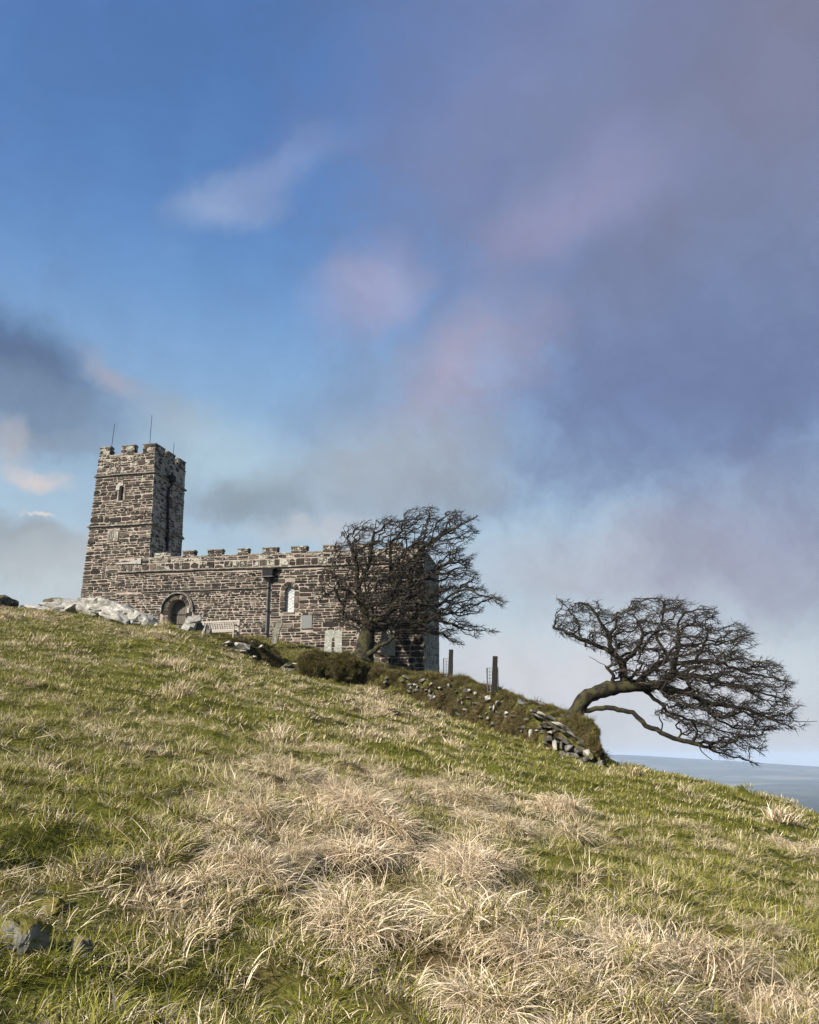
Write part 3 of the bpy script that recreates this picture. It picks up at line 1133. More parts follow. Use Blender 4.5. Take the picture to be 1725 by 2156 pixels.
masonry(F, -.02, F.w + .02, t_cs + .12, t_cs + .50, (), 'nave', 0.36, 0.40, 0.28, 0.5, 0.035, 0.35, quoin=True, rough=.6)
masonry(F, -.02, F.w + .02, t_cs + .52, F.h - 0.11, (), 'nave', 0.10, 0.2, 0.2, 0.7, 0.03, 0.5, quoin=True)
masonry(NAVE_E, -.02, NAVE_E.w, 0.2, NAVE_E.h - .1, (), 'nave', 0.15, 0.32, 0.2, 0.55, 0.028, 0.9, quoin=True)  # pale lichen tone laid on to brighten this shaded east wall
run_moulding(F, -.03, F.w + .08, t_cs, 0.13, 0.13)
run_moulding(F, F.st(298, 1243)[0], s_pipe - .08, t_ms, 0.09, 0.10, 'weathering_course')

# coping between merlons and the merlons themselves
def coping(face, s0, s1, t, d0, d1, h=0.10, over=0.02, parent=church, name='coping'):
    s = s0
    while s < s1 - 0.01:
        e = min(s1, s + R.uniform(0.6, 1.0))
        if s1 - e < 0.3:
            e = s1
        hh = h * R.uniform(.85, 1.2)
        pr = [(t, d1 + over), (t + hh * .6, d1 + over), (t + hh, (d0 + d1) / 2), (t + hh * .6, d0 - over), (t, d0 - over)]
        vs = [face.p(s + .004, a, b) for a, b in pr] + [face.p(e - .004, a + R.uniform(-.01, .01), b) for a, b in pr]
        n = len(pr)
        fs = [tuple(range(n)), tuple(range(n, 2 * n))[::-1]] + [(k, n + k, n + (k + 1) % n, (k + 1) % n) for k in range(n)]
        part(name, [(vs, fs)], M['course'], parent)
        s = e


PT = 0.38            # parapet thickness


def merlon(face, s0, s1, t0, h, lich=0.3, owner='nave', rows=2, ends=True):
    m = part('merlon', [fbox(face, s0 + .02, s1 - .02, t0 - 0.02, t0 + h, -PT, -0.002)], M['mortar'])
    hh = h / rows
    for r in range(rows):
        s = s0
        while s < s1 - .02:
            w = R.uniform(.25, .55)
            if s1 - s - w < .18:
                w = s1 - s
            emit_poly(face, stone_poly(s, s + w - .02, t0 + r * hh, t0 + (r + 1) * hh - .02, .8), R.uniform(.012, .035), stone_col(lich), owner)
            s += w
    if ends:      # stones on the two cheeks
        for side, ss in ((1, s1), (-1, s0)):
            q = Face(face.p(ss, t0, 0 if side > 0 else -PT), face.p(ss, t0, -PT if side > 0 else 0), face.p(ss, t0 + h, -PT if side > 0 else 0), face.p(ss, t0 + h, 0 if side > 0 else -PT))
            for r in range(rows):
                emit_poly(q, stone_poly(.02, q.w - .02, r * hh + .01, (r + 1) * hh - .015, .8), .015, stone_col(lich), owner, base_d=-.025)
    coping(face, s0 - .025, s1 + .025, t0 + h, -PT - .01, 0.015, 0.10, .02, m)
    return m


mer = [(385, 410), (438, 468), (501, 523), (553, 584), (613, 646), (680, 712), (745, 778), (812, 846), (868, 893)]
prev = 0.9
for (ua, ub) in mer:
    sa, sb = F.st(ua, 1160)[0], F.st(ub, 1160)[0]
    coping(F, prev, sa - .005, F.h - 0.11, -PT, 0.0, 0.11)
    merlon(F, sa, sb, F.h - 0.10, 0.33, rows=2)
    prev = sb + .005
# the parapet steps up where it dies into the tower
sa, sb = F.st(326, 1160)[0], F.st(352, 1160)[0]
_, tlow = F.st(300, 1180)
part('parapet_stub', [fbox(F, sa, sb + .2, F.h - 0.02, F.h + 0.22, -PT, -0.004)], M['mortar'])
masonry(F, sa, sb + .2, F.h - .10, F.h + .24, (), 'nave', .12, .2, .2, .5, .03, .7)

# ---- tower masonry
_, t_s1 = FT.st(220, 1004)
_, t_s2 = FT.st(220, 1110)
tholes = [hole_arch(ta, tr_ + .05, tbm, tt - tr_)]
nA, nT = FT.st((220 + 400 / 3.592) * .69, (1270 + 1242 / 3.592) * .69)
nB, nBm = FT.st((220 + 508 / 3.592) * .69, (1270 + 1372 / 3.592) * .69)
tholes.append(hole_rect(nA, nB, nBm, nT))
masonry(FT, -.02, FT.w + .02, 0.3, t_s2 - .05, tholes, 'tower', .10, .22, .2, .72, .026, .0, quoin=True, rough=1.1)
masonry(FT, -.02, FT.w + .02, t_s2 + .08, t_s1 - .05, tholes, 'tower', .11, .23, .22, .72, .027, .08, quoin=True, rough=1.0)
masonry(FT, -.02, FT.w + .02, t_s1 + .1, FT.h - .11, (), 'tower', .14, .26, .2, .6, .026, .4, quoin=True)
eholes = [hole_arch(ea, er_ + .03, ebm, et - er_)]
_, te1 = FE.st(355, 1020)
masonry(FE, -.02, FE.w + .02, 2.2, t_s2 - .05, eholes, 'tower', .12, .24, .2, .6, .024, .6, quoin=True)  # tower east bands: real lichen, raised further to lighten the shaded side
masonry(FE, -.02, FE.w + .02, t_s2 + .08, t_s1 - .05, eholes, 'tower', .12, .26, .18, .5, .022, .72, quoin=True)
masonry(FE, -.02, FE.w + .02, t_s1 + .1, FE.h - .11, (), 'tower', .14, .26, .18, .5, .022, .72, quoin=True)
for fc in (TOW_S, TOW_E, TOW_W, TOW_N):
    for tl_ in (t_s1, t_s2):
        run_moulding(fc, -.10, fc.w + .10, tl_, 0.14, 0.13)
# battlements of the tower
def tower_merlons(face, spans, h=.62, rise=0.0):
    prev = -.05
    for (a, b) in spans:
        if a - prev > .06:
            coping(face, prev, a, face.h - .10, -PT, 0.0, .11)
        merlon(face, a, b, face.h - .09, h, .4, 'tower', 3)
        prev = b
    if face.w - prev > .06:
        coping(face, prev, face.w, face.h - .10, -PT, 0, .11)


ks = lambda z: FT.st((220 + z / 3.592) * .69, 950)[0]
tower_merlons(TOW_S, [(0.0, ks(418)), (ks(540), ks(683)), (ks(775), FT.w)], .56)
ke = lambda z: FE.st((220 + z / 3.592) * .69, 970)[0]
wE = FE.w
tower_merlons(TOW_E, [(0.41, wE * .30), (wE * .40, wE * .64), (wE * .76, wE)], .56)
tower_merlons(TOW_N, [(0.41, 1.1), (TOW_N.w * .4, TOW_N.w * .65), (TOW_N.w - 1.0, TOW_N.w)], .56)
tower_merlons(TOW_W, [(0.41, .9), (TOW_W.w * .4, TOW_W.w * .6), (TOW_W.w - .95, TOW_W.w - .41)], .56)


# ---- voussoirs, hood, door, windows
def ring(face, cx, tsp, r0, r1, n, a0=0.0, a1=math.pi, point=1.0, owner='nave', lich=.1, depth=(.015, .03), pale=None):
    for k in range(n):
        b0 = a0 + (a1 - a0) * k / n + .012
        b1 = a0 + (a1 - a0) * (k + 1) / n - .012
        rr1 = r1 * R.uniform(.94, 1.05)
        f = lambda r, a: (cx + r * math.cos(a), tsp + r * point * math.sin(a))
        poly = [f(r0, b1), f(r0, b0), f((r0 + rr1) / 2, b0), f(rr1, b0), f(rr1, (b0 + b1) / 2), f(rr1, b1), f((r0 + rr1) / 2, b1)]
        poly = poly if True else poly
        c = stone_col(lich)
        emit_poly(face, poly[::1], R.uniform(*depth), c, owner)


ring(F, dcx, dsp, dr + .005, dr + .26, 11, 0, math.pi, 1.05, lich=-.2)
for side in (-1, 1):        # jamb stones of the doorway
    t = dbase
    while t < dsp - .02:
        h = min(R.uniform(.22, .42), dsp - t)
        a, b = (dcx + dr + .005, dcx + dr + R.uniform(.26, .40)) if side > 0 else (dcx - dr - R.uniform(.26, .40), dcx - dr - .005)
        emit_poly(F, stone_poly(a, b, t, t + h - .02, .5), .025, stone_col(-.2), 'nave')
        t += h


def hood(face, cx, tsp, r, n, a0, a1, point, w, d, name):
    for k in range(n):
        b0, b1 = a0 + (a1 - a0) * k / n + .006, a0 + (a1 - a0) * (k + 1) / n - .006
        vs, fs = [], []
        for b in np.linspace(b0, b1, 4):
            for rr, dd in ((r, -.02), (r, d), (r + w * .5, d), (r + w, -.02)):
                vs.append(face.p(cx + rr * math.cos(b), tsp + rr * point * math.sin(b), dd))
        for i in range(3):
            for j in range(3):
                fs.append((i * 4 + j, (i + 1) * 4 + j, (i + 1) * 4 + j + 1, i * 4 + j + 1))
        fs += [(0, 1, 2, 3), (15, 14, 13, 12)]
        part(name, [(vs, fs)], M['course'])


hood(F, dcx, dsp - .05, hoodr - .12, 7, rad(-8), rad(188), 1.02, .12, .14, 'hood_mould')
# fan of thin stones filling the tympanum band between ring and hood
ring(F, dcx, dsp - .02, dr + .27, hoodr - .13, 17, rad(-2), rad(182), 1.02, lich=-.2, depth=(.008, .02))

door = part('door', [fbox(F, dcx - dr + .002, dcx + dr - .002, dbase, dsp, -.50, -.46), prism(F, arch_outline(dcx, dr - .003, dsp, dsp, 14, 1.05), -.50, -.46)], M['oak'])
nb_ = 7
for k in range(nb_):
    a, b = dcx - dr + 2 * dr * k / nb_ + .006, dcx - dr + 2 * dr * (k + 1) / nb_ - .006
    m_ = max(abs(a - dcx), abs(b - dcx))
    top = dsp + math.sqrt(max(dr * dr - m_ * m_, 0)) * 1.05 - .02
    part('plank', [fbox(F, a, b, dbase + .02, top, -.459, -.43 + R.uniform(-.008, .008))], M['oak'], door)
for tq in (.35, .78):
    part('strap_hinge', [fbox(F, dcx - dr + .03, dcx + dr - .18, dbase + (dsp - dbase) * tq, dbase + (dsp - dbase) * tq + .05, -.422, -.41)], M['iron'], door)
part('latch', [fbox(F, dcx + dr - .2, dcx + dr - .1, dbase + .85, dbase + 1.0, -.422, -.40)], M['iron'], door)
part('door_post', [fbox(F, dcx - dr, dcx - dr + .09, dbase, dsp, -.43, -.32)], M['oak'], door)
part('notice', [fbox(F, dcx + dr + .06, dcx + dr + .18, dsp - .22, dsp + .06, .03, .045)], M['granite'])

# lancet in the nave
ring(F, wcx, wsp, wr + .005, wr + .25, 9, rad(4), rad(176), 1.0, lich=.0, depth=(.02, .035))
for side in (-1, 1):
    t = wbase
    while t < wsp - .02:
        h = min(R.uniform(.2, .4), wsp - t)
        a, b = (wcx + wr + .005, wcx + wr + .26) if side > 0 else (wcx - wr - .26, wcx - wr - .005)
        emit_poly(F, stone_poly(a, b, t, t + h - .025, .4), .03, stone_col(0), 'nave')
        t += h
win = part('window', [prism(F, arch_outline(wcx, wr + .01, wbase, wsp), -.20, -.185)], M['lead'])
part('sill', [fbox(F, wcx - wr - .04, wcx + wr + .04, wbase - .07, wbase + .02, -.2, .05)], M['dressed'], win)
part('pane', [prism(F, arch_outline(wcx, wr - .03, wbase + .035, wsp), -.183, -.172)], M['glass'], win)
lv, lf = [], []
mbl = MB()
tq = wbase + .1
while tq < wsp + wr * .7:      # diagonal leading
    for sg in (-1, 1):
        mbl.tube([F.p(wcx - (wr - .04), tq, -.168), F.p(wcx + (wr - .04), min(tq + sg * .26, wsp + .1), -.168)] if sg > 0 else [F.p(wcx - (wr - .04), min(tq + .26, wsp + .1), -.168), F.p(wcx + (wr - .04), tq, -.168)], [.006, .006], 4)
    tq += .17
mbl.build('leading', M['lead'], win)

# tower lancet with pale head, blocked carved niche, east louvre
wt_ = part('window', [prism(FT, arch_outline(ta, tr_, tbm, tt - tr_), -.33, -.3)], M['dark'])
part('window_head', [prism(FT, [(ta - .36, tt - .26), (ta - .13, tt - .28), (ta - .10, tt - .03), (ta + .12, tt), (ta + .1, tt + .14), (ta - .18, tt + .16), (ta - .34, tt + .02)], -.02, .05)], M['granite'], wt_)
part('jamb', [fbox(FT, ta + tr_ + .01, ta + tr_ + .14, tbm + .05, tt - .12, -.02, .04)], M['course'], wt_)
part('sill', [fbox(FT, ta - .3, ta + .2, tbm - .09, tbm + .0, -.1, .05)], M['dressed'], wt_)
part('carved_stone', [prism(FT, [(nA, nBm), (nB - .05, nBm), (nB, nBm + .2), (nB - .03, nT - .1), ((nA + nB) / 2 + .05, nT), (nA + .1, nT - .06), (nA + .02, nT - .3)], -.02, .06)], M['dressed'])
for k in range(3):
    a = nA + .08 + k * .11
    part('carved_groove', [prism(FT, [(a, nBm + .06), (a + .05, nBm + .06), (a + .09, nBm + .3), (a + .06, nT - .15), (a + .01, nT - .18), (a + .04, nBm + .3)], .058, .085)], M['dressed'])
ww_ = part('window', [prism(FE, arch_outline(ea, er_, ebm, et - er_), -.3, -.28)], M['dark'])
tq = ebm + .05
while tq < et - .25:
    vs = [FE.p(ea - er_ + .02, tq, -.10), FE.p(ea + er_ - .02, tq, -.10), FE.p(ea + er_ - .02, tq + .12, -.26), FE.p(ea - er_ + .02, tq + .12, -.26)]
    vs += [v + Vector((0, 0, .025)) for v in vs]
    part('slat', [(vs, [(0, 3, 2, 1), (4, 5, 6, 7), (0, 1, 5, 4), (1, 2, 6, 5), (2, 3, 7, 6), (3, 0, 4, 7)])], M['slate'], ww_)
    tq += .16

# white lintel stones at the west end of the nave parapet
za = lambda x, y: F.st((220 + x / 3.592) * .69, (1270 + y / 3.592) * .69)
a, b = za(485, 1628), za(715, 1600)
part('pale_lintel', [fbox(F, a[0], b[0], a[1], b[1], -.02, .075)], M['granite'])
a, b = za(718, 1622), za(765, 1560)
part('pale_block', [fbox(F, a[0], b[0], a[1], b[1], -.02, .085)], M['granite'])
# slate memorial tablet on the wall
tb_ = part('wall_tablet', [fbox(F, plA, plB, plBm, plT, -.02, .05)], M['slate'])
part('tablet_ledge', [fbox(F, plA - .02, plB + .02, plBm - .035, plBm - .002, -.02, .08)], M['dressed'], tb_)

# rainwater goods on the nave
hop = part('rain_hopper', [], M['iron'])
hp = MB()
h0, h1 = F.st(556, 1222), F.st(578, 1199)
hw = (h1[0] - h0[0]) / 2
hcx = (h0[0] + h1[0]) / 2
vs = []
for (t, k, dd) in ((h1[1], 1.0, .32), (h0[1] + .22, 1.0, .32), (h0[1] + .12, .75, .26), (h0[1] - .12, .28, .16)):
    vs += [F.p(hcx - hw * k, t, .03), F.p(hcx + hw * k, t, .03), F.p(hcx + hw * k, t, dd), F.p(hcx - hw * k, t, dd)]
fs = [(0, 1, 2, 3), (15, 14, 13, 12)]
for i in range(3):
    for k in range(4):
        fs.append((i * 4 + k, (i + 1) * 4 + k, (i + 1) * 4 + (k + 1) % 4, i * 4 + (k + 1) % 4))
bpy.data.objects.remove(hop)
hop = part('rain_hopper', [(vs, fs)], M['iron'])
part('hopper_band', [fbox(F, hcx - hw - .02, hcx + hw + .02, h0[1] + .13, h0[1] + .18, .03, .33)], M['lead'], hop)
part('hopper_lip', [fbox(F, hcx - hw - .03, hcx + hw + .16, h1[1] - .02, h1[1] + .05, -.02, .34)], M['iron'], hop)
tp = MB()
tp.tube([F.p(hcx, h0[1] - .05, .10), F.p(hcx, F.st(566, 1352)[1], .10)], [.055, .055], 8)
dp = tp.build('downpipe', M['lead'], church)
for q in (.12, .5, .88):
    t = F.st(566, 1352)[1] * (1 - q) + (h0[1] - .1) * q
    part('pipe_collar', [fbox(F, hcx - .08, hcx + .08, t, t + .07, .0, .17)], M['iron'], dp)
ob = MB()
ob.tube([F.p(hcx + hw * .7, h0[1] + .05, .12), F.p(hcx + hw * 1.3, h1[1] - .1, .1), F.p(hcx + hw * 2.2, h1[1] - .03, .09)], [.05, .05, .05], 8)
ob.build('overflow_pipe', M['iron'], hop)
# rainwater pipe on the tower's east face
q0 = FE.st((220 + 1062 / 3.592) * .69, (1270 + 730 / 3.592) * .69)
q1 = FE.st((220 + 1022 / 3.592) * .69, (1270 + 1480 / 3.592) * .69)
pm = MB()
pm.tube([FE.p(q0[0], q0[1] + .1, .16), FE.p(q0[0], q0[1] - .15, .2), FE.p(q0[0] - .22, q0[1] - .42, .13), FE.p(q0[0] - .22, q0[1] - .8, .12), FE.p(q1[0] + .02, q1[1], .12)], [.075, .075, .075, .075, .075], 8)
tdp = pm.build('downpipe', M['iron'], church)
part('rain_hopper', [fbox(FE, q0[0] - .2, q0[0] + .2, q0[1] + .05, q0[1] + .42, -.02, .34)], M['iron'], tdp)
for q in (.25, .55, .85):
    t = q0[1] * (1 - q) + q1[1] * q
    s = (q0[0] - .2) * (1 - q) + q1[0] * q
    part('pipe_collar', [fbox(FE, s - .10, s + .12, t, t + .08, 0, .21)], M['iron'], tdp)
# lightning rods / mast poles
for (f_, s, t0, t1) in ((TOW_S, ks(408), FT.h + .3, FT.h + .3 + 1.75), (TOW_S, ks(828), FT.h + .4, FT.h + .4 + 1.95), (TOW_E, FE.w * .66, FE.h + .2, FE.h + .2 + 1.2)):
    rm = MB()
    rm.tube([f_.p(s, t0 - .4, -.18), f_.p(s + .01, (t0 + t1) / 2, -.18), f_.p(s + .03, t1, -.18)], [.021, .018, .014], 6)
    rd = rm.build('mast_rod', M['iron'], church)
    part('rod_bracket', [fbox(f_, s - .05, s + .05, t0 - .18, t0 - .12, -.24, -.12)], M['iron'], rd)

# east end buttress base
part('buttress', [prism(NAVE_E, [(.5, 0), (NAVE_E.w - .3, 0), (NAVE_E.w - .3, 1.9), (.5, 1.9)], -.01, .12)], M['mortar'])
BU = Face(NAVE_E.p(.5, 0, .12), NAVE_E.p(NAVE_E.w - .3, 0, .12), NAVE_E.p(NAVE_E.w - .3, 1.9, .12), NAVE_E.p(.5, 1.9, .12))
masonry(BU, 0, BU.w, .2, BU.h, (), 'nave', .18, .3, .2, .5, .03, .6)  # paleness put into the stone colour, as the buttress stands in shade

# stones: the largest 300 are objects, the rest one mesh of stonework
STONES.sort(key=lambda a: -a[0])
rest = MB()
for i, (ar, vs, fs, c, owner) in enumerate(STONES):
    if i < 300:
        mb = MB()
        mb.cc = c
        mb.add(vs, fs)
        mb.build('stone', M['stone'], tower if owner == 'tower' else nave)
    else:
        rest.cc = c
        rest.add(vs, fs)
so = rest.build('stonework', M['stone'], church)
so['kind'] = 'stuff'
print('stones', len(STONES))


# ------------------------------------------------------------------ rocks
def rock_mesh(size, seed, sub=4, rough=0.28, strata=0.0, planes=7, tilt=0.0):
    r = random.Random(seed)
    bm = bmesh.new()
    bmesh.ops.create_icosphere(bm, subdivisions=sub, radius=1.0)
    pl = []
    for _ in range(planes):
        d = Vector((r.gauss(0, 1), r.gauss(0, 1), r.gauss(0, .8))).normalized()
        pl.append((d, r.uniform(.55, .85)))
    from mathutils import noise as mn
    off = Vector((r.uniform(0, 50), r.uniform(0, 50), r.uniform(0, 50)))
    for v in bm.verts:
        p = v.co.copy()
        for d, k in pl:
            e = p.dot(d) - k
            if e > 0:
                p -= d * e * .9
        n1 = mn.fractal(p * 1.7 + off, .9, 2.0, 5)
        n2 = mn.fractal(p * 6 + off, .8, 2.0, 4)
        q = p * (1 + rough * n1 + rough * .35 * n2)
        if strata:
            z = q.z + .35 * q.x * tilt
            st = math.sin(z * 16 + 3 * mn.noise(p * 1.5 + off))
            q *= 1 + strata * st
        v.co = Vector((q.x * size[0], q.y * size[1], q.z * size[2]))
    me = bpy.data.meshes.new('rock')
    bm.to_mesh(me)
    bm.free()
    a = me.color_attributes.new('col', 'FLOAT_COLOR', 'POINT')
    return me


def hull_mesh(size, seed, npts=16, rough=.06, cuts=1):
    """angular broken stone: the hull of points in a box, its faces split once and roughened"""
    r = random.Random(seed)
    from mathutils import noise as mn
    bm = bmesh.new()
    for _ in range(npts):
        p = Vector((r.uniform(-1, 1), r.uniform(-1, 1), r.uniform(-1, 1)))
        k = max(abs(p.x), abs(p.y), abs(p.z))
        p = p / k * r.uniform(.8, 1.0)
        L = p.length
        if L > 1.25:
            p *= 1.25 / L
        bm.verts.new(p)
    res = bmesh.ops.convex_hull(bm, input=bm.verts)
    bmesh.ops.delete(bm, geom=[g for g in res['geom_interior'] if isinstance(g, bmesh.types.BMVert)], context='VERTS')
    bmesh.ops.subdivide_edges(bm, edges=bm.edges[:], cuts=cuts, use_grid_fill=True)
    for v in bm.verts:
        n = mn.noise(v.co * 2.3 + Vector((seed * 1.7, 0, 0)))
        q = v.co * (1 + rough * n * 2)
        v.co = Vector((q.x * size[0], q.y * size[1], q.z * size[2]))
    bmesh.ops.recalc_face_normals(bm, faces=bm.faces)
    me = bpy.data.meshes.new('rock')
    bm.to_mesh(me)
    bm.free()
    return me


def rock(name, loc, size, seed, mat, rot=(0, 0, 0), parent=None, smooth=False, **kw):
    me = hull_mesh(size, seed, kw.get('npts', 16), kw.get('rough', .06), kw.get('cuts', 1)) if kw.get('angular') else rock_mesh(size, seed, **kw)
    me.materials.append(mat)
    if smooth:
        me.polygons.foreach_set('use_smooth', [True] * len(me.polygons))
    o = bpy.data.objects.new(name, me)
    COL.objects.link(o)
    m = Matrix.Translation(loc) @ Matrix.Rotation(rot[2], 4, 'Z') @ Matrix.Rotation(rot[1], 4, 'Y') @ Matrix.Rotation(rot[0], 4, 'X')
    if parent:
        o.parent = parent
        o.matrix_parent_inverse = world_of(parent).inverted()
    o.matrix_basis = m
    return o


# the long pale outcrop in front of the tower: slabs lying against each other
oc = thing('rock_outcrop', 'long pale grey rock outcrop sloping down in front of the church tower', 'rock', W(260, 1300, 43.2))
for (u, v, Y, sx, sy, sz, ry, sd) in ((196, 1281, 43.6, .95, .8, .50, 4, 3), (233, 1284, 43.4, 1.0, .8, .47, 14, 4), (266, 1295, 43.1, .85, .8, .40, 18, 5),
                                      (296, 1305, 42.9, .8, .7, .38, 22, 6), (322, 1316, 42.7, .7, .6, .28, 26, 8), (250, 1302, 42.7, .9, .6, .28, 18, 9), (341, 1323, 42.5, .4, .4, .16, 26, 10)):
    rock('slab', W(u, v, Y), (sx, sy, sz), sd, M['outcrop'], (0, rad(ry), rad(-8)), oc, angular=True, npts=26, rough=.10, cuts=4)
lo = thing('rock_outcrop', 'low flat grey rocks with a mossy hump on the skyline left of the tower', 'rock', W(115, 1290, 44.5))
for (u, v, Y, sx, sy, sz, ry, sd, mt) in ((150, 1277, 44.6, .75, .8, .42, 2, 13, 'outcrop'), (122, 1283, 44.4, .9, .7, .30, 4, 14, 'outcrop'), (85, 1287, 44.3, .9, .8, .22, 6, 15, 'outcrop'),
                                         (122, 1275, 45.2, .75, .7, .36, 0, 16, 'crag'), (62, 1286, 44.8, .5, .5, .28, 0, 17, 'crag')):
    rock('slab', W(u, v, Y), (sx, sy, sz), sd, M[mt], (0, rad(ry), 0), lo, angular=True, npts=26, rough=.10, cuts=4)
tag(rock('crag', W(-8, 1272, 43.5), (1.0, 1.0, .55), 21, M['crag'], (0, rad(14), 0), sub=4), 'dark mossy crag on the hilltop at the left edge of the picture', 'rock')
tag(rock('boulder', W(-4, 1345, 34.5), (.55, .5, .38), 22, M['outcrop'], (0, rad(20), 0), sub=4), 'pale broken boulder in the turf at the left edge below the crag', 'rock')
tag(rock('boulder', W(118, 1376, 33), (.22, .3, .17), 23, M['outcrop'], sub=3), 'small white stone in a turf hollow on the upper left slope', 'rock')
tag(rock('boulder', W(184, 1490, 20.5), (.22, .2, .10), 24, M['boulder'], sub=3), 'small grey stone half sunk in grass halfway up the left slope', 'rock')
# upright stones beside the bench
up = thing('boulder_pile', 'jagged upright white lichened boulder with dark stones between door and bench', 'rocks', W(405, 1330, 43.5))
for (u, v, Y, sx, sy, sz, ry, sd, mt) in ((404, 1318, 43.2, .34, .35, .58, 12, 31, 'outcrop'), (411, 1306, 43.1, .36, .3, .22, -18, 32, 'outcrop'), (422, 1325, 43.3, .20, .3, .42, -14, 33, 'crag'),
                                         (431, 1330, 43.2, .13, .2, .36, 18, 34, 'outcrop'), (440, 1334, 43.1, .14, .2, .28, -10, 35, 'crag'), (374, 1325, 42.9, .34, .3, .22, 0, 36, 'boulder'), (393, 1328, 42.8, .3, .3, .3, 20, 37, 'outcrop')):
    rock('stone', W(u, v, Y), (sx, sy, sz), sd, M[mt], (0, rad(ry), 0), up, angular=True)
# foreground boulders
def fg_rock(u, v, size, seed, label, mt='boulder', sink=.42, rot=0, cat='rock', smooth=True):
    p = ground_hit(u, v)
    o = rock('boulder', p + Vector((0, 0, size[2] * (1 - 2 * sink))), size, seed, M[mt], (0, rot, R.uniform(0, 6)), angular=True, npts=26, rough=.13, cuts=4, smooth=False)
    return tag(o, label, cat)


fg_rock(46, 1988, (.105, .10, .10), 47, 'lichened grey boulder capped with yellow moss in the lower left corner')
fg_rock(168, 1990, (.060, .07, .075), 42, 'small round grey lichened stone right of the mossy boulder')
fg_rock(118, 1905, (.06, .06, .05), 43, 'small dark grey stone in brown grass above the mossy boulder')
fg_rock(320, 2150, (.06, .05, .045), 44, 'pale lichened stone poking from the grass at the bottom edge')
fg_rock(385, 2055, (.03, .03, .022), 45, 'pebble of pale stone in dark grass above the bottom edge stone')


# ------------------------------------------------------------------ the turf and stone bank below the church
BASE = [(593, 1410, 43.4), (640, 1423, 43), (713, 1433, 42.8), (780, 1447, 42.4), (864, 1470, 41.5), (901, 1493, 40.5), (957, 1514, 39), (999, 1536, 37.7), (1035, 1549, 36.5),
        (1080, 1563, 35), (1150, 1581, 32.7), (1178, 1592, 31.8), (1210, 1610, 31), (1280, 1624, 29.5)]
TOP = [(593, 1392), (612, 1389), (629, 1376), (640, 1369), (670, 1366), (718, 1371), (749, 1381), (778, 1396), (809, 1405), (850, 1408), (893, 1411), (920, 1421), (952, 1421), (974, 1434),
       (996, 1439), (1032, 1449), (1052, 1460), (1080, 1470), (1119, 1481), (1164, 1498), (1192, 1509), (1231, 1517), (1248, 1530), (1265, 1560), (1279, 1592), (1284, 1618)]


def lerp_tab(tab, u, k):
    return float(np.interp(u, [t[0] for t in tab], [t[k] for t in tab]))


def bank_mesh(base, top, u0, u1, nst, thick=1.5, seed=70, amp=.19):
    """returns verts, faces of a bulging bank, lofted along its foot"""
    us = np.linspace(u0, u1, nst)
    rows = []
    feet = [W(u, lerp_tab(base, u, 1), lerp_tab(base, u, 2)) for u in us]
    M_ = 18
    for i, u in enumerate(us):
        B = feet[i]
        tng = (feet[min(i + 1, nst - 1)] - feet[max(i - 1, 0)])
        tng.z = 0
        tng.normalize()
        back = Vector((-tng.y, tng.x, 0))
        if back.y < 0:
            back = -back
        Tp = W(u, lerp_tab(top, u, 1) + 7, B.y + .55)
        H = max(Tp.z - B.z, .05)
        row = []
        prof = [(-.10, -.5), (-.06, -.12), (-.05, .0), (-.02, .14), (.0, .28), (.02, .42), (.07, .56), (.14, .70), (.24, .83), (.38, .94), (.55, 1.0), (.75, 1.0), (.95, .97), (1.15, .85), (1.3, .7), (1.42, .4), (1.5, .0), (1.55, -.6)]
        for (bk, hh) in prof:
            p = B + back * (bk * thick * float(np.interp(u, [1120, 1230, 1264], [1, .36, .16])) / 1.5) + Vector((0, 0, 1)) * (H * hh if hh >= 0 else hh * 1.0)
            row.append(p)
        rows.append(row)
    from mathutils import noise as mn
    vs, fs = [], []
    for i, row in enumerate(rows):
        B = feet[i]
        for j, p in enumerate(row):
            n1 = mn.fractal(p * .9 + Vector((seed, 0, 0)), .8, 2, 4)
            n2 = mn.fractal(p * 2.6 + Vector((0, seed, 0)), .8, 2, 4)
            w = 1.0 if 2 < j < len(row) - 2 else .4
            p = p + Vector((.3, -.9, .25)) * ((amp * n1 + amp * .8 * n2) * w)
            vs.append(p)
    for i in range(nst - 1):
        for j in range(M_ - 1):
            fs.append((i * M_ + j, (i + 1) * M_ + j, (i + 1) * M_ + j + 1, i * M_ + j + 1))
    fs.append(tuple(range(M_)))
    fs.append(tuple((nst - 1) * M_ + j for j in range(M_))[::-1])
    return vs, fs, rows


def bank_object(name, label, base, top, u0, u1, nst, **kw):
    root = thing(name, label, 'bank', W(u0, lerp_tab(base, u0, 1), lerp_tab(base, u0, 2)))
    vs, fs, rows = bank_mesh(base, top, u0, u1, nst, **kw)
    mb = MB()
    mb.add(vs, fs)
    o = mb.build('earth_core', M['earth'], root, smooth=True)
    return root, o, vs, fs


bank_main, core_main, bvs, bfs = bank_object('stone_bank', 'long mossy turf and stone bank stepping downhill from the church to the leaning tree', BASE, TOP, 594, 1264, 230)
LBASE = [(440, 1349, 42.1), (468, 1361, 42.3), (513, 1379, 42.6), (551, 1396, 43), (577, 1409, 43.3), (600, 1411, 43.5)]
LTOP = [(440, 1343), (459, 1341), (500, 1338), (538, 1341), (560, 1350), (578, 1357), (590, 1368), (598, 1400)]
bank_left, core_left, lvs, lfs = bank_object('stone_bank', 'short mossy bank with white stones just below the wooden bench', LBASE, LTOP, 440, 597, 60, thick=1.2, seed=33, amp=.12)


def slab(name, u, v, Y, w, h, d, mat, parent=None, rot=0.0, seed=0, yaw=0.0, sub=3):
    return rock(name, W(u, v, Y), (w / 2, d / 2, h / 2), seed, mat, (0, rot, yaw), parent, angular=True)


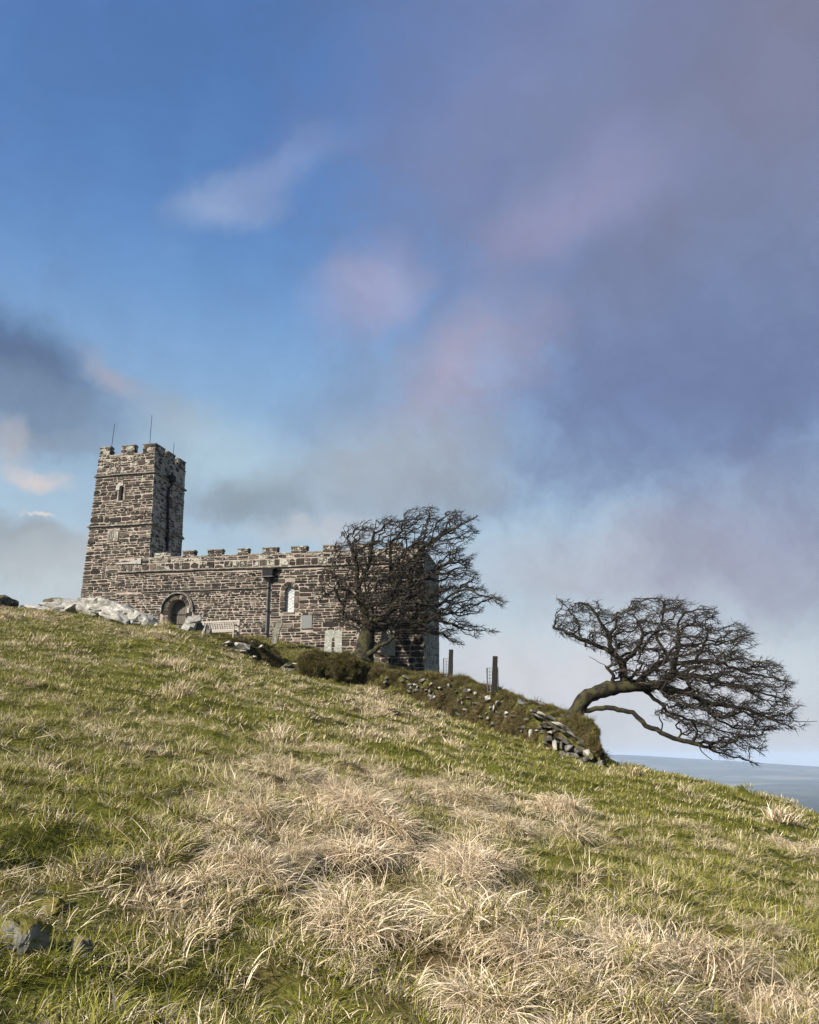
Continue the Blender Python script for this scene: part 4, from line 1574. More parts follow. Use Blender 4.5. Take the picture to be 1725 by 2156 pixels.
# white stones of the upper bank: single stones lying in it
for (u, v, w, h, rt, sd, lb) in ((507, 1360, .95, .34, 3, 51, None), (508, 1371, .66, .14, 8, 52, None), (477, 1355, .5, .13, -22, 53, None), (549, 1361, .3, .17, -14, 54, None),
                                 (534, 1352, .22, .12, 0, 55, None), (505, 1344, .12, .2, 20, 56, None), (537, 1384, .2, .16, 20, 57, None)):
    Yb = lerp_tab(LBASE, u, 2) + .02
    slab('stone', u, v, Yb - .24, w, h, .6, M['quartz'], bank_left, rad(rt), sd)
for (u, v, w, h, rt, sd) in ((604, 1401, .5, .2, 5, 61), (625, 1399, .42, .14, 0, 62), (609, 1411, .7, .2, -6, 63), (588, 1411, .4, .22, 10, 64), (634, 1412, .24, .42, -30, 65), (606, 1416, .9, .16, 4, 66), (643, 1414, .5, .2, 0, 67), (598, 1405, .3, .2, 0, 68)):
    slab('stone', u, v, lerp_tab(BASE, u, 2) - .12, w, h, .5, M['slab' if sd not in (62, 65) else 'quartz'], bank_main, rad(rt), sd)
pts = [(660, 1380), (700, 1385), (675, 1402), (645, 1398), (690, 1395)]
STS = []
z5 = lambda x, y: ((1200 + x / 2.464) * .69, (1900 + y / 2.464) * .69)
for (x, y, w, h, rt) in ((120, 465, 26, 18, 0), (165, 470, 30, 14, 20), (180, 485, 10, 26, 15), (155, 515, 12, 30, 10), (245, 510, 24, 18, 0), (285, 470, 26, 34, 20), (275, 515, 22, 28, -20), (310, 560, 16, 26, 25),
                         (350, 490, 24, 10, 0), (320, 490, 20, 12, 0), (568, 510, 22, 20, 0), (615, 530, 24, 22, 0), (657, 563, 14, 16, 0), (715, 570, 44, 38, -18), (788, 607, 34, 32, 0), (468, 640, 56, 24, 10), (520, 605, 14, 22, 0),
                         (760, 645, 22, 46, 10), (780, 670, 18, 26, 0), (850, 680, 22, 24, 10), (715, 720, 24, 24, 0), (965, 815, 14, 20, 0), (1030, 830, 22, 50, 20), (1075, 812, 16, 14, 0), (390, 680, 10, 10, 0), (700, 680, 16, 10, 0), (560, 560, 14, 10, 0)):
    u, v = z5(x, y)
    STS.append((u, v, w / 2.464 * .69, h / 2.464 * .69, rt))
for (u, v) in pts:
    STS.append((u, v, 5.5, 6.5, R.uniform(-40, 40)))
for i, (u, v, w, h, rt) in enumerate(STS):
    B = (lerp_tab(BASE, u, 1), lerp_tab(BASE, u, 2))
    tv = lerp_tab(TOP, u, 1)
    k = max(0, min(1, (B[0] - v) / max(B[0] - tv, 1)))
    Y = B[1] + .45 * k * k - .16
    mpp = Y / FP
    slab('stone', u, v, Y, w * mpp * 1.15, h * mpp * 1.15, .3, M['quartz' if i % 3 else 'slab'], bank_main, rad(rt), 100 + i, sub=2)
for i in range(46):          # darker walling stones showing through the growth
    u = R.uniform(800, 1180)
    B = (lerp_tab(BASE, u, 1), lerp_tab(BASE, u, 2))
    tv = lerp_tab(TOP, u, 1)
    k = R.uniform(.08, .8)
    v = B[0] + (tv - B[0]) * k
    slab('stone', u, v, B[1] + .45 * k * k - .10, R.uniform(.14, .36), R.uniform(.08, .18), .3, M['slab'], bank_main, rad(R.uniform(-25, 35)), 400 + i)
# exposed slanting slate courses by the leaning tree and the rubble below
for i, (x, y, w, h, rt, mt) in enumerate((
        (1090, 680, 130, 22, 20, 'slab'), (1150, 705, 150, 20, 28, 'quartz'), (1200, 728, 150, 24, 30, 'slab'), (1110, 715, 150, 18, 26, 'slab'), (1180, 765, 120, 20, 26, 'slab'), (1255, 772, 140, 22, 30, 'quartz'),
        (1310, 805, 140, 24, 30, 'slab'), (1350, 845, 130, 22, 33, 'slab'), (1265, 815, 150, 18, 32, 'slab'), (1225, 795, 90, 16, 24, 'slab'), (1400, 880, 110, 24, 36, 'slab'), (1320, 858, 130, 18, 34, 'slab'), (1180, 822, 60, 22, 4, 'quartz'),
        (1160, 785, 70, 16, 10, 'slab'), (1070, 700, 60, 30, 40, 'crag'), (1420, 915, 70, 26, 30, 'slab'),
        (1218, 920, 40, 66, 4, 'quartz'), (1272, 925, 36, 60, 0, 'slab'), (1330, 945, 90, 46, 0, 'slab'), (1400, 955, 70, 50, 8, 'slab'), (1460, 980, 56, 50, -10, 'quartz'), (1350, 1000, 100, 40, 10, 'slab'), (1280, 990, 60, 44, 0, 'slab'),
        (1390, 1045, 80, 34, 4, 'quartz'), (1320, 1035, 60, 36, 0, 'slab'), (1450, 1030, 60, 40, 0, 'slab'), (1500, 1010, 60, 50, 10, 'crag'), (1560, 1055, 50, 44, 0, 'slab'), (1520, 1070, 60, 30, 0, 'crag'), (1250, 1020, 50, 40, 10, 'slab'), (1460, 1065, 60, 26, 0, 'crag'),
        (1130, 770, 70, 22, 14, 'crag'), (1100, 790, 50, 30, 0, 'crag'), (1250, 870, 80, 40, 20, 'crag'), (1310, 900, 90, 36, 28, 'crag'), (1170, 870, 60, 40, 0, 'crag'))):
    u, v = z5(x, y)
    B = (lerp_tab(BASE, u, 1), lerp_tab(BASE, u, 2))
    tv = lerp_tab(TOP, u, 1)
    k = max(0, min(1, (B[0] - v) / max(B[0] - tv, 1)))
    Y = B[1] + .4 * k * k - .22
    mpp = Y / FP / 2.464 * .69
    slab('stone', u, v, Y, w * mpp, h * mpp * 1.15, .55, M[mt], bank_main, rad(rt), 200 + i, sub=3)
# grey slate sheet and stones on top of the bank
u, v = z5(985, 582)
o = slab('slate_slab', u, v, 35.3, .62, .07, .8, M['slate'], None, rad(14), 251)
o.matrix_basis = Matrix.Translation(W(u, v + 3, 35.3)) @ Matrix.Rotation(rad(12), 4, 'Y') @ Matrix.Rotation(rad(22), 4, 'X')
tag(o, 'thin blue grey slate slab lying tilted on top of the bank', 'slab')
for (x, y, w, h, rt, mt, lb) in ((1105, 606, 90, 36, 4, 'slab', 'brown capstone on the bank beside the slate slab'), (1160, 640, 70, 30, 14, 'slab', 'pale layered capstone on the bank uphill of the leaning tree')):
    u, v = z5(x, y)
    mpp = 34.2 / FP / 2.464 * .69
    o = slab('capstone', u, v, 34.2, w * mpp, h * mpp, .5, M[mt], None, rad(rt), 260 + x)
    tag(o, lb, 'stone')


# ------------------------------------------------------------------ plants on the bank and grass on the hill
def blade_mesh(name, n, lmin, lmax, wid, spread, lean, seed, droop=0.8, wind=(0.25, -0.12), seg=4, flat=False, messy=.25):
    r = random.Random(seed)
    v, f, c = [], [], []
    for _ in range(n):
        a = r.uniform(0, 2 * math.pi)
        q = math.sqrt(r.random()) * spread
        base = Vector((q * math.cos(a), q * math.sin(a), -.015))
        L = r.uniform(lmin, lmax)
        la = a + r.gauss(0, .9)
        ln = abs(r.gauss(lean, lean * .5))
        d = Vector((math.cos(la) * ln + wind[0] * r.uniform(.2, 1.3), math.sin(la) * ln + wind[1] * r.uniform(.2, 1.3), 1.0 if not flat else .25)).normalized()
        side = Vector((-math.sin(la + r.gauss(0, .6)), math.cos(la + r.gauss(0, .6)), 0))
        side = (side - d * side.dot(d)).normalized()
        p = base.copy()
        w0 = wid * r.uniform(.6, 1.3)
        dr = droop * r.uniform(.4, 1.5)
        kink = r.gauss(0, messy)
        snap = r.randint(1, seg) if r.random() < messy * .7 else -1
        o = len(v)
        r1, r2 = r.random(), r.random()
        for i in range(seg + 1):
            t = i / seg
            ww = w0 * (1 - t) ** .7 * (1 if i else .7)
            if i == seg:
                v.append(p.copy())
                c.append((r1, r2, t, 1))
            else:
                v.append(p - side * ww / 2)
                v.append(p + side * ww / 2)
                c += [(r1, r2, t, 1)] * 2
            p = p + d * (L / seg)
            if i == snap:
                q_ = r.uniform(0, 6.28)
                d = (d * .4 + Vector((math.cos(q_), math.sin(q_), -r.uniform(-.2, .9)))).normalized()
            d = (d + Vector((d.x, d.y, 0)) * dr * .55 * t + Vector((0, 0, -dr * .42 * (t + .2))) + side * kink * .25).normalized()
        for i in range(seg - 1):
            k = o + i * 2
            f.append((k, k + 1, k + 3, k + 2))
        k = o + (seg - 1) * 2
        f.append((k, k + 1, k + 2))
    me = bpy.data.meshes.new(name)
    me.from_pydata([tuple(p) for p in v], [], f)
    at = me.color_attributes.new('col', 'FLOAT_COLOR', 'POINT')
    at.data.foreach_set('color', np.array(c, np.float32).ravel())
    me.polygons.foreach_set('use_smooth', [True] * len(f))
    return me


def proto_collection(name, meshes, mat):
    c = bpy.data.collections.new(name)
    for i, me in enumerate(meshes):
        me.materials.append(mat)
        o = bpy.data.objects.new(f'{name}_{i:02d}', me)
        c.objects.link(o)
    return c


def scatter(name, pts, rot, scl, idx, tint, coll, parent=None, label=None):
    me = bpy.data.meshes.new(name)
    me.vertices.add(len(pts))
    me.vertices.foreach_set('co', np.asarray(pts, np.float32).ravel())
    for nm, typ, arr in (('rot', 'FLOAT_VECTOR', rot), ('scl', 'FLOAT_VECTOR', scl), ('idx', 'INT', idx), ('tint', 'FLOAT', tint)):
        a = me.attributes.new(nm, typ, 'POINT')
        a.data.foreach_set('vector' if typ == 'FLOAT_VECTOR' else 'value', np.asarray(arr, np.int32 if typ == 'INT' else np.float32).ravel())
    o = link(name, me, parent)
    ng = bpy.data.node_groups.new(name, 'GeometryNodeTree')
    ng.interface.new_socket('Geometry', in_out='INPUT', socket_type='NodeSocketGeometry')
    ng.interface.new_socket('Geometry', in_out='OUTPUT', socket_type='NodeSocketGeometry')
    t = ng.nodes
    gi, go = t.new('NodeGroupInput'), t.new('NodeGroupOutput')
    ci = t.new('GeometryNodeCollectionInfo')
    ci.inputs['Collection'].default_value = coll
    ci.inputs['Separate Children'].default_value = True
    ci.inputs['Reset Children'].default_value = True
    ip = t.new('GeometryNodeInstanceOnPoints')
    ip.inputs['Pick Instance'].default_value = True

    def attr(nm, typ):
        a = t.new('GeometryNodeInputNamedAttribute')
        a.data_type = typ
        a.inputs['Name'].default_value = nm
        return a.outputs['Attribute']
    L = ng.links.new
    L(gi.outputs[0], ip.inputs['Points'])
    L(ci.outputs[0], ip.inputs['Instance'])
    L(attr('idx', 'INT'), ip.inputs['Instance Index'])
    e = t.new('FunctionNodeEulerToRotation')
    L(attr('rot', 'FLOAT_VECTOR'), e.inputs[0])
    L(e.outputs[0], ip.inputs['Rotation'])
    L(attr('scl', 'FLOAT_VECTOR'), ip.inputs['Scale'])
    L(ip.outputs[0], go.inputs[0])
    md = o.modifiers.new('scatter', 'NODES')
    md.node_group = ng
    o['kind'] = 'stuff'
    return o


TUFT = {
    'long': [blade_mesh('long', 82, .16, .44, .0074, .10, .95, 300 + i, 2.3, wind=(.08, -.16), seg=6, messy=.75) for i in range(5)],
    'mid': [blade_mesh('mid', 66, .08, .20, .0062, .11, .85, 320 + i, 1.3, wind=(.1, -.1), messy=.7) for i in range(4)],
    'turf': [blade_mesh('turf', 90, .035, .095, .0035, .11, .8, 340 + i, .7, seg=3) for i in range(4)],
    'lying': [blade_mesh('lying', 24, .16, .42, .0080, .16, 1.5, 360 + i, .35, flat=True, messy=.5) for i in range(3)],
}
TUFT_FAR = {
    'long': [blade_mesh('far_long', 46, .16, .38, .015, .14, .75, 400 + i, 1.4, seg=4, wind=(.1, -.1), messy=.5) for i in range(4)],
    'turf': [blade_mesh('far_turf', 60, .05, .15, .013, .22, .8, 420 + i, .8, seg=2) for i in range(4)],
}
near_list = TUFT['long'] + TUFT['mid'] + TUFT['turf'] + TUFT['lying']        # 0-4, 5-8, 9-12, 13-15
far_list = TUFT_FAR['long'] + TUFT_FAR['turf']                               # 0-3, 4-7
NEAR = proto_collection('near_tufts', near_list, M['blade'])
FAR = proto_collection('far_tufts', far_list, M['blade'])
SCRUB = proto_collection('scrub_tufts', [blade_mesh('scrub', 60, .05, .17, .016, .10, .9, 440 + i, .5, seg=2, wind=(.05, -.05)) for i in range(4)]
                         + [blade_mesh('scrub_long', 26, .15, .36, .010, .08, .7, 450 + i, 1.3, seg=3, wind=(.1, -.2)) for i in range(3)], M['scrub'])


def normals_at(x, y, e=.25):
    zx = (hgt(x + e, y) - hgt(x - e, y)) / (2 * e)
    zy = (hgt(x, y + e) - hgt(x, y - e)) / (2 * e)
    return zx, zy


def tilt_rot(zx, zy, yaw, k=.6):
    # rotation lying along the slope, as XYZ euler (small angles)
    return np.stack([np.arctan(zy) * k, -np.arctan(zx) * k, yaw], -1)


def wedge_points(y0, y1, dens, tmax=.62, pad=1.0):
    """uniform points in the field of view between two distances, with a margin at the sides"""
    area = tmax * (y1 * y1 - y0 * y0) + 2 * pad * (y1 - y0)
    n = int(area * dens)
    y = np.sqrt(rng.random(n) * (y1 * y1 - y0 * y0) + y0 * y0)
    x = (rng.random(n) * 2 - 1) * (tmax * y + pad)
    return x, y


BARE = [(o.matrix_basis.translation.x, o.matrix_basis.translation.y, .85 * max(o.dimensions.x, o.dimensions.y) / 2) for o in COL.objects if o.name.startswith('boulder') and o.type == 'MESH' and o.matrix_basis.translation.y < 15]
CROWN = np.array([(W(u, v, Y).x, W(u, v, Y).y) for (u, v, Y) in SKYLINE])


def limit_y(x, y):
    """beyond the crest line no grass is needed on the hidden side"""
    o = np.argsort(CROWN[:, 0] / CROWN[:, 1])
    t = x / y
    return np.interp(t, (CROWN[:, 0] / CROWN[:, 1])[o], CROWN[o, 1])


def sow(name, y0, y1, dens, kind, coll, tmax=.62):
    x, y = wedge_points(y0, y1, dens, tmax)
    keep = y < limit_y(x, y) + np.where(x / y > .24, 3.0, 1.2)
    for (bx_, by_, br_) in BARE:
        keep &= np.hypot(x - bx_, y - by_) > br_
    x, y = x[keep], y[keep]
    s = straw_at(x, y)
    zx, zy = normals_at(x, y)
    return x, y, s, zx, zy


def sow_near():
    P_, Ro, Sc, Ix, Ti = [], [], [], [], []

    def put(x, y, dz, sc, scz, ix, ti, yaw):
        zx, zy = normals_at(x, y)
        P_.append(np.stack([x, y, hgt(x, y) + dz], -1))
        Ro.append(tilt_rot(zx, zy, yaw))
        Sc.append(np.stack([sc, sc, scz], -1))
        Ix.append(ix)
        Ti.append(np.clip(ti, 0, 1.25))
    # short turf and medium grass everywhere
    for (y0, y1, dens) in ((1.8, 9, 95), (9, 15, 55)):
        x, y, s, zx, zy = sow('g', y0, y1, dens, 'near', NEAR)
        thin = rng.random(len(x)) > .55 * np.clip((s - .4) * 1.6, 0, 1)
        x, y, s, zx, zy = x[thin], y[thin], s[thin], zx[thin], zy[thin]
        n = len(x)
        k = rng.random(n)
        typ = np.where(k < .34 + .25 * s, 1, np.where(k < .94, 2, 3))
        ix = np.select([typ == 1, typ == 2], [rng.integers(5, 9, n), rng.integers(9, 13, n)], rng.integers(13, 16, n))
        sc = rng.uniform(.65, 1.2, n)
        ti = s + rng.normal(0, .2, n) + np.where(typ == 3, .5, 0)
        put(x, y, 0, sc, sc * rng.uniform(.7, 1.1, n), ix, ti, rng.normal(0, .9, n))
    # tussocks of dead grass: clumps of long tufts falling outwards from a crown
    cx, cy = [], []
    for (y0, y1, st) in ((1.9, 9, .46), (9, 15.5, .58)):
        g = np.arange(-1.1 * y1, 1.1 * y1, st)
        h = np.arange(y0, y1, st)
        a, b = np.meshgrid(g, h)
        a = (a + rng.uniform(-.5, .5, a.shape) * st).ravel()
        b = (b + rng.uniform(-.5, .5, b.shape) * st).ravel()
        m = np.abs(a) < .62 * b + 1.0
        cx.append(a[m])
        cy.append(b[m])
    cx, cy = np.concatenate(cx), np.concatenate(cy)
    s = straw_at(cx, cy)
    m = (rng.random(len(cx)) < np.clip((s - .31) * 1.9, .03, .95)) & (cy < limit_y(cx, cy) + .5)
    for (bx_, by_, br_) in BARE:
        m &= np.hypot(cx - bx_, cy - by_ - .1) > br_ + .12
        m &= ~((np.abs(cx - bx_ * .85) < br_ + .1) & (cy < by_) & (cy > by_ - .5))
    cx, cy, s = cx[m], cy[m], s[m]
    big = rng.uniform(.55, 1.4, len(cx)) * (.68 + .45 * np.clip(s, 0, 1))
    lean = rng.normal(0, .8, len(cx))
    for q in range(len(cx)):
        nt = int(rng.integers(7, 14))
        a = rng.uniform(0, 6.28, nt)
        d = np.sqrt(rng.random(nt)) * .17 * big[q]
        x, y = cx[q] + d * np.cos(a), cy[q] + d * np.sin(a)
        n = nt
        sc = big[q] * rng.uniform(.7, 1.15, n)
        z = np.full(n, float(0))
        CL.append((x, y, .05 * big[q] - d * .15, sc, sc * rng.uniform(.7, 1.1, n), rng.integers(0, 5, n), np.full(n, .55 + .55 * min(s[q], 1)) + rng.normal(0, .16, n) + rng.normal(0, .1), lean[q] + rng.normal(0, .45, n)))
    if CL:
        put(*[np.concatenate([c[i] for c in CL]) for i in range(8)])
    cat = lambda a: np.concatenate(a)
    scatter('grass', cat(P_), cat(Ro), cat(Sc), cat(Ix), cat(Ti), NEAR)
    print('near tufts', sum(len(i) for i in Ix), 'tussocks', len(cx))


CL = []


def sow_far():
    P_, Ro, Sc, Ix, Ti = [], [], [], [], []
    for (y0, y1, dens, k0) in ((14, 24, 34, .85), (24, 46, 19, 1.25)):
        x, y, s, zx, zy = sow('g', y0, y1, dens, 'far', FAR)
        z = hgt(x, y)
        n = len(x)
        clump = fbm(x / .9, y / .9, 2, 72)
        plong = np.clip((s - .38) * 1.3, 0, .8) * sstep(-.15, .2, clump)
        typ = np.where(rng.random(n) < plong, 0, 1)
        ix = np.where(typ == 0, rng.integers(0, 4, n), rng.integers(4, 8, n))
        sc = rng.uniform(.7, 1.25, n) * k0 * np.where(typ == 0, .85, 1.0)
        ti = np.clip(s + rng.normal(0, .13, n) + np.where(typ == 0, .22, 0), 0, 1.2)
        P_.append(np.stack([x, y, z], -1))
        Ro.append(tilt_rot(zx, zy, rng.normal(0, .8, n)))
        Sc.append(np.stack([sc, sc, sc * rng.uniform(.6, 1.0, n) * (.8 if k0 > 1 else 1)], -1))
        Ix.append(ix)
        Ti.append(ti)
    # tussocks farther up the slope
    g = np.arange(-30, 30, .85)
    a, b = np.meshgrid(g, np.arange(14.5, 45, .95))
    a = (a + rng.uniform(-.5, .5, a.shape) * .85).ravel()
    b = (b + rng.uniform(-.5, .5, b.shape) * .95).ravel()
    s = straw_at(a, b)
    m = (np.abs(a) < .62 * b + 1) & (b < limit_y(a, b) + .4) & (rng.random(len(a)) < np.clip((s - .36) * 1.5, .03, .85))
    a, b, s = a[m], b[m], s[m]
    k = 7
    big = rng.uniform(.7, 1.25, len(a))
    x = np.repeat(a, k) + rng.normal(0, .14, len(a) * k) * np.repeat(big, k)
    y = np.repeat(b, k) + rng.normal(0, .14, len(a) * k) * np.repeat(big, k)
    n = len(x)
    zx, zy = normals_at(x, y)
    sc = np.repeat(big, k) * rng.uniform(.8, 1.2, n)
    P_.append(np.stack([x, y, hgt(x, y) + .04], -1))
    Ro.append(tilt_rot(zx, zy, rng.normal(0, .9, n)))
    Sc.append(np.stack([sc, sc, sc], -1))
    Ix.append(rng.integers(0, 4, n))
    Ti.append(np.clip(np.repeat(.45 + .6 * s + rng.normal(0, .12, len(a)), k) + rng.normal(0, .12, n), 0, 1.25))
    cat = lambda a: np.concatenate(a)
    scatter('grass', cat(P_), cat(Ro), cat(Sc), cat(Ix), cat(Ti), FAR)
    print('far tufts', sum(len(i) for i in Ix))


sow_near()
sow_far()


def churchyard_grass():
    P_, Ti = [], []
    for (u, v, Y) in [(R.uniform(440, 900), 0, R.uniform(43.6, 47.0)) for _ in range(2600)]:
        q = W(u, 1400, Y)
        P_.append((q.x, q.y, float(hgt(q.x, q.y)[0])))
        Ti.append(R.uniform(.0, .3))
    n = len(P_)
    sc = rng.uniform(.5, 1.0, n)
    scatter('churchyard_grass', P_, np.stack([np.zeros(n), np.zeros(n), rng.uniform(0, 6.28, n)], -1), np.stack([sc, sc, sc], -1), rng.integers(4, 8, n), Ti, FAR)


churchyard_grass()


def sow_bank(vs, fs, parent, n, seed, bare=None):
    r = np.random.default_rng(seed)
    V = np.array([tuple(v) for v in vs])
    Q = np.array([f for f in fs if len(f) == 4])
    A = np.linalg.norm(np.cross(V[Q[:, 1]] - V[Q[:, 0]], V[Q[:, 3]] - V[Q[:, 0]]), axis=1)
    k = r.choice(len(Q), n, p=A / A.sum())
    a, b = r.random(n)[:, None], r.random(n)[:, None]
    p = V[Q[k, 0]] * (1 - a) * (1 - b) + V[Q[k, 1]] * a * (1 - b) + V[Q[k, 2]] * a * b + V[Q[k, 3]] * (1 - a) * b
    nr = np.cross(V[Q[k, 1]] - V[Q[k, 0]], V[Q[k, 3]] - V[Q[k, 0]])
    nr /= np.linalg.norm(nr, axis=1)[:, None] + 1e-9
    nr[nr[:, 2] < -.2] *= -1
    if bare is not None:
        keep = ~bare(p)
        p, nr = p[keep], nr[keep]
    n = len(p)
    up = nr * .75 + np.array([0, 0, .45])
    up /= np.linalg.norm(up, axis=1)[:, None]
    rot = []
    for q in up:
        e = Vector(q).to_track_quat('Z', 'Y').to_euler()
        rot.append((e.x, e.y, e.z))
    noise_ = fbm(p[:, 0] / .9, p[:, 2] / .6 + p[:, 1] / .9, 3, 81)
    top = np.clip(nr[:, 2], 0, 1)
    tint = np.clip(.5 + .9 * noise_ - .38 * top + r.normal(0, .15, n), 0, 1)
    ix = np.where(r.random(n) < .72, r.integers(0, 4, n), r.integers(4, 7, n))
    sc = .72 * r.uniform(.55, 1.2, n) * (.6 + 1.1 * sstep(-.1, .35, noise_))
    scatter('bank_vegetation', p, np.array(rot), np.stack([sc, sc, sc], -1), ix, tint, SCRUB, parent)


def bare_main(p):
    # the stacked stone end under the leaning tree stays mostly bare
    y = p[:, 1]
    a = W(1130, 1540, 33.6)
    b = W(1245, 1600, 30)
    t = (p[:, 0] - a.x) / (b.x - a.x)
    low = p[:, 2] < (a.z + (b.z - a.z) * t + .55 - .25 * t)
    return (t > 0) & (t < 1.25) & low & (rng.random(len(p)) < .93)


sow_bank(bvs, bfs, bank_main, 12500, 5, bare_main)
sow_bank(lvs, lfs, bank_left, 2200, 6)


def shrub(u, v, Y, size, seed, label):
    """low clipped-looking bush: woody heart and a coat of small growth"""
    from mathutils import noise as mn
    c = W(u, v, Y)
    root = thing('shrub', label, 'shrub', c, 'dark shrubs on the bank under the hawthorn')
    bm = bmesh.new()
    bmesh.ops.create_icosphere(bm, subdivisions=4, radius=1.0)
    for q in bm.verts:
        k = 1 + .30 * mn.fractal(q.co * 2.2 + Vector((seed, 0, 0)), .8, 2, 4)
        q.co = c + Vector((q.co.x * size[0] * k, q.co.y * size[1] * k, q.co.z * size[2] * k))
    vs = [tuple(q.co) for q in bm.verts]
    fs = [tuple(q.index for q in f.verts) for f in bm.faces]
    bm.free()
    mb = MB()
    mb.add(vs, fs)
    mb.build('heart', M['earth'], root, smooth=True)
    V = np.array(vs)
    Q = np.array(fs)
    r = np.random.default_rng(seed)
    nr = np.cross(V[Q[:, 1]] - V[Q[:, 0]], V[Q[:, 2]] - V[Q[:, 0]])
    A = np.linalg.norm(nr, axis=1)
    n = 2600
    k = r.choice(len(Q), n, p=A / A.sum())
    a, b = r.random(n), r.random(n)
    f = a + b > 1
    a[f], b[f] = 1 - a[f], 1 - b[f]
    p = V[Q[k, 0]] + (V[Q[k, 1]] - V[Q[k, 0]]) * a[:, None] + (V[Q[k, 2]] - V[Q[k, 0]]) * b[:, None]
    up = nr[k] / A[k][:, None] + np.array([0, 0, .35])
    rot = [tuple(Vector(q).to_track_quat('Z', 'Y').to_euler()) for q in up]
    sc = r.uniform(.4, .85, n)
    scatter('foliage', p, np.array(rot), np.stack([sc, sc, sc], -1), r.integers(0, 4, n), np.clip(.38 + .8 * fbm(p[:, 0] / .35, p[:, 2] / .3, 3, 83) + r.normal(0, .15, n), 0, 1), SCRUB, root)


shrub(664, 1400, 42.8, (.80, .55, .62), 7, 'broad dark mossy shrub on the bank in front of the pale gravestones')
shrub(722, 1406, 42.6, (.78, .55, .62), 8, 'dark brown shrub on the bank at the foot of the hawthorn by the church')


# ------------------------------------------------------------------ windswept hawthorns
def inside(poly, x, y):
    px, py = poly[:, 0], poly[:, 1]
    c = np.zeros(x.shape, bool)
    j = len(poly) - 1
    for i in range(len(poly)):
        cond = ((py[i] > y) != (py[j] > y)) & (x < (px[j] - px[i]) * (y - py[i]) / (py[j] - py[i] + 1e-9) + px[i])
        c ^= cond
        j = i
    return c


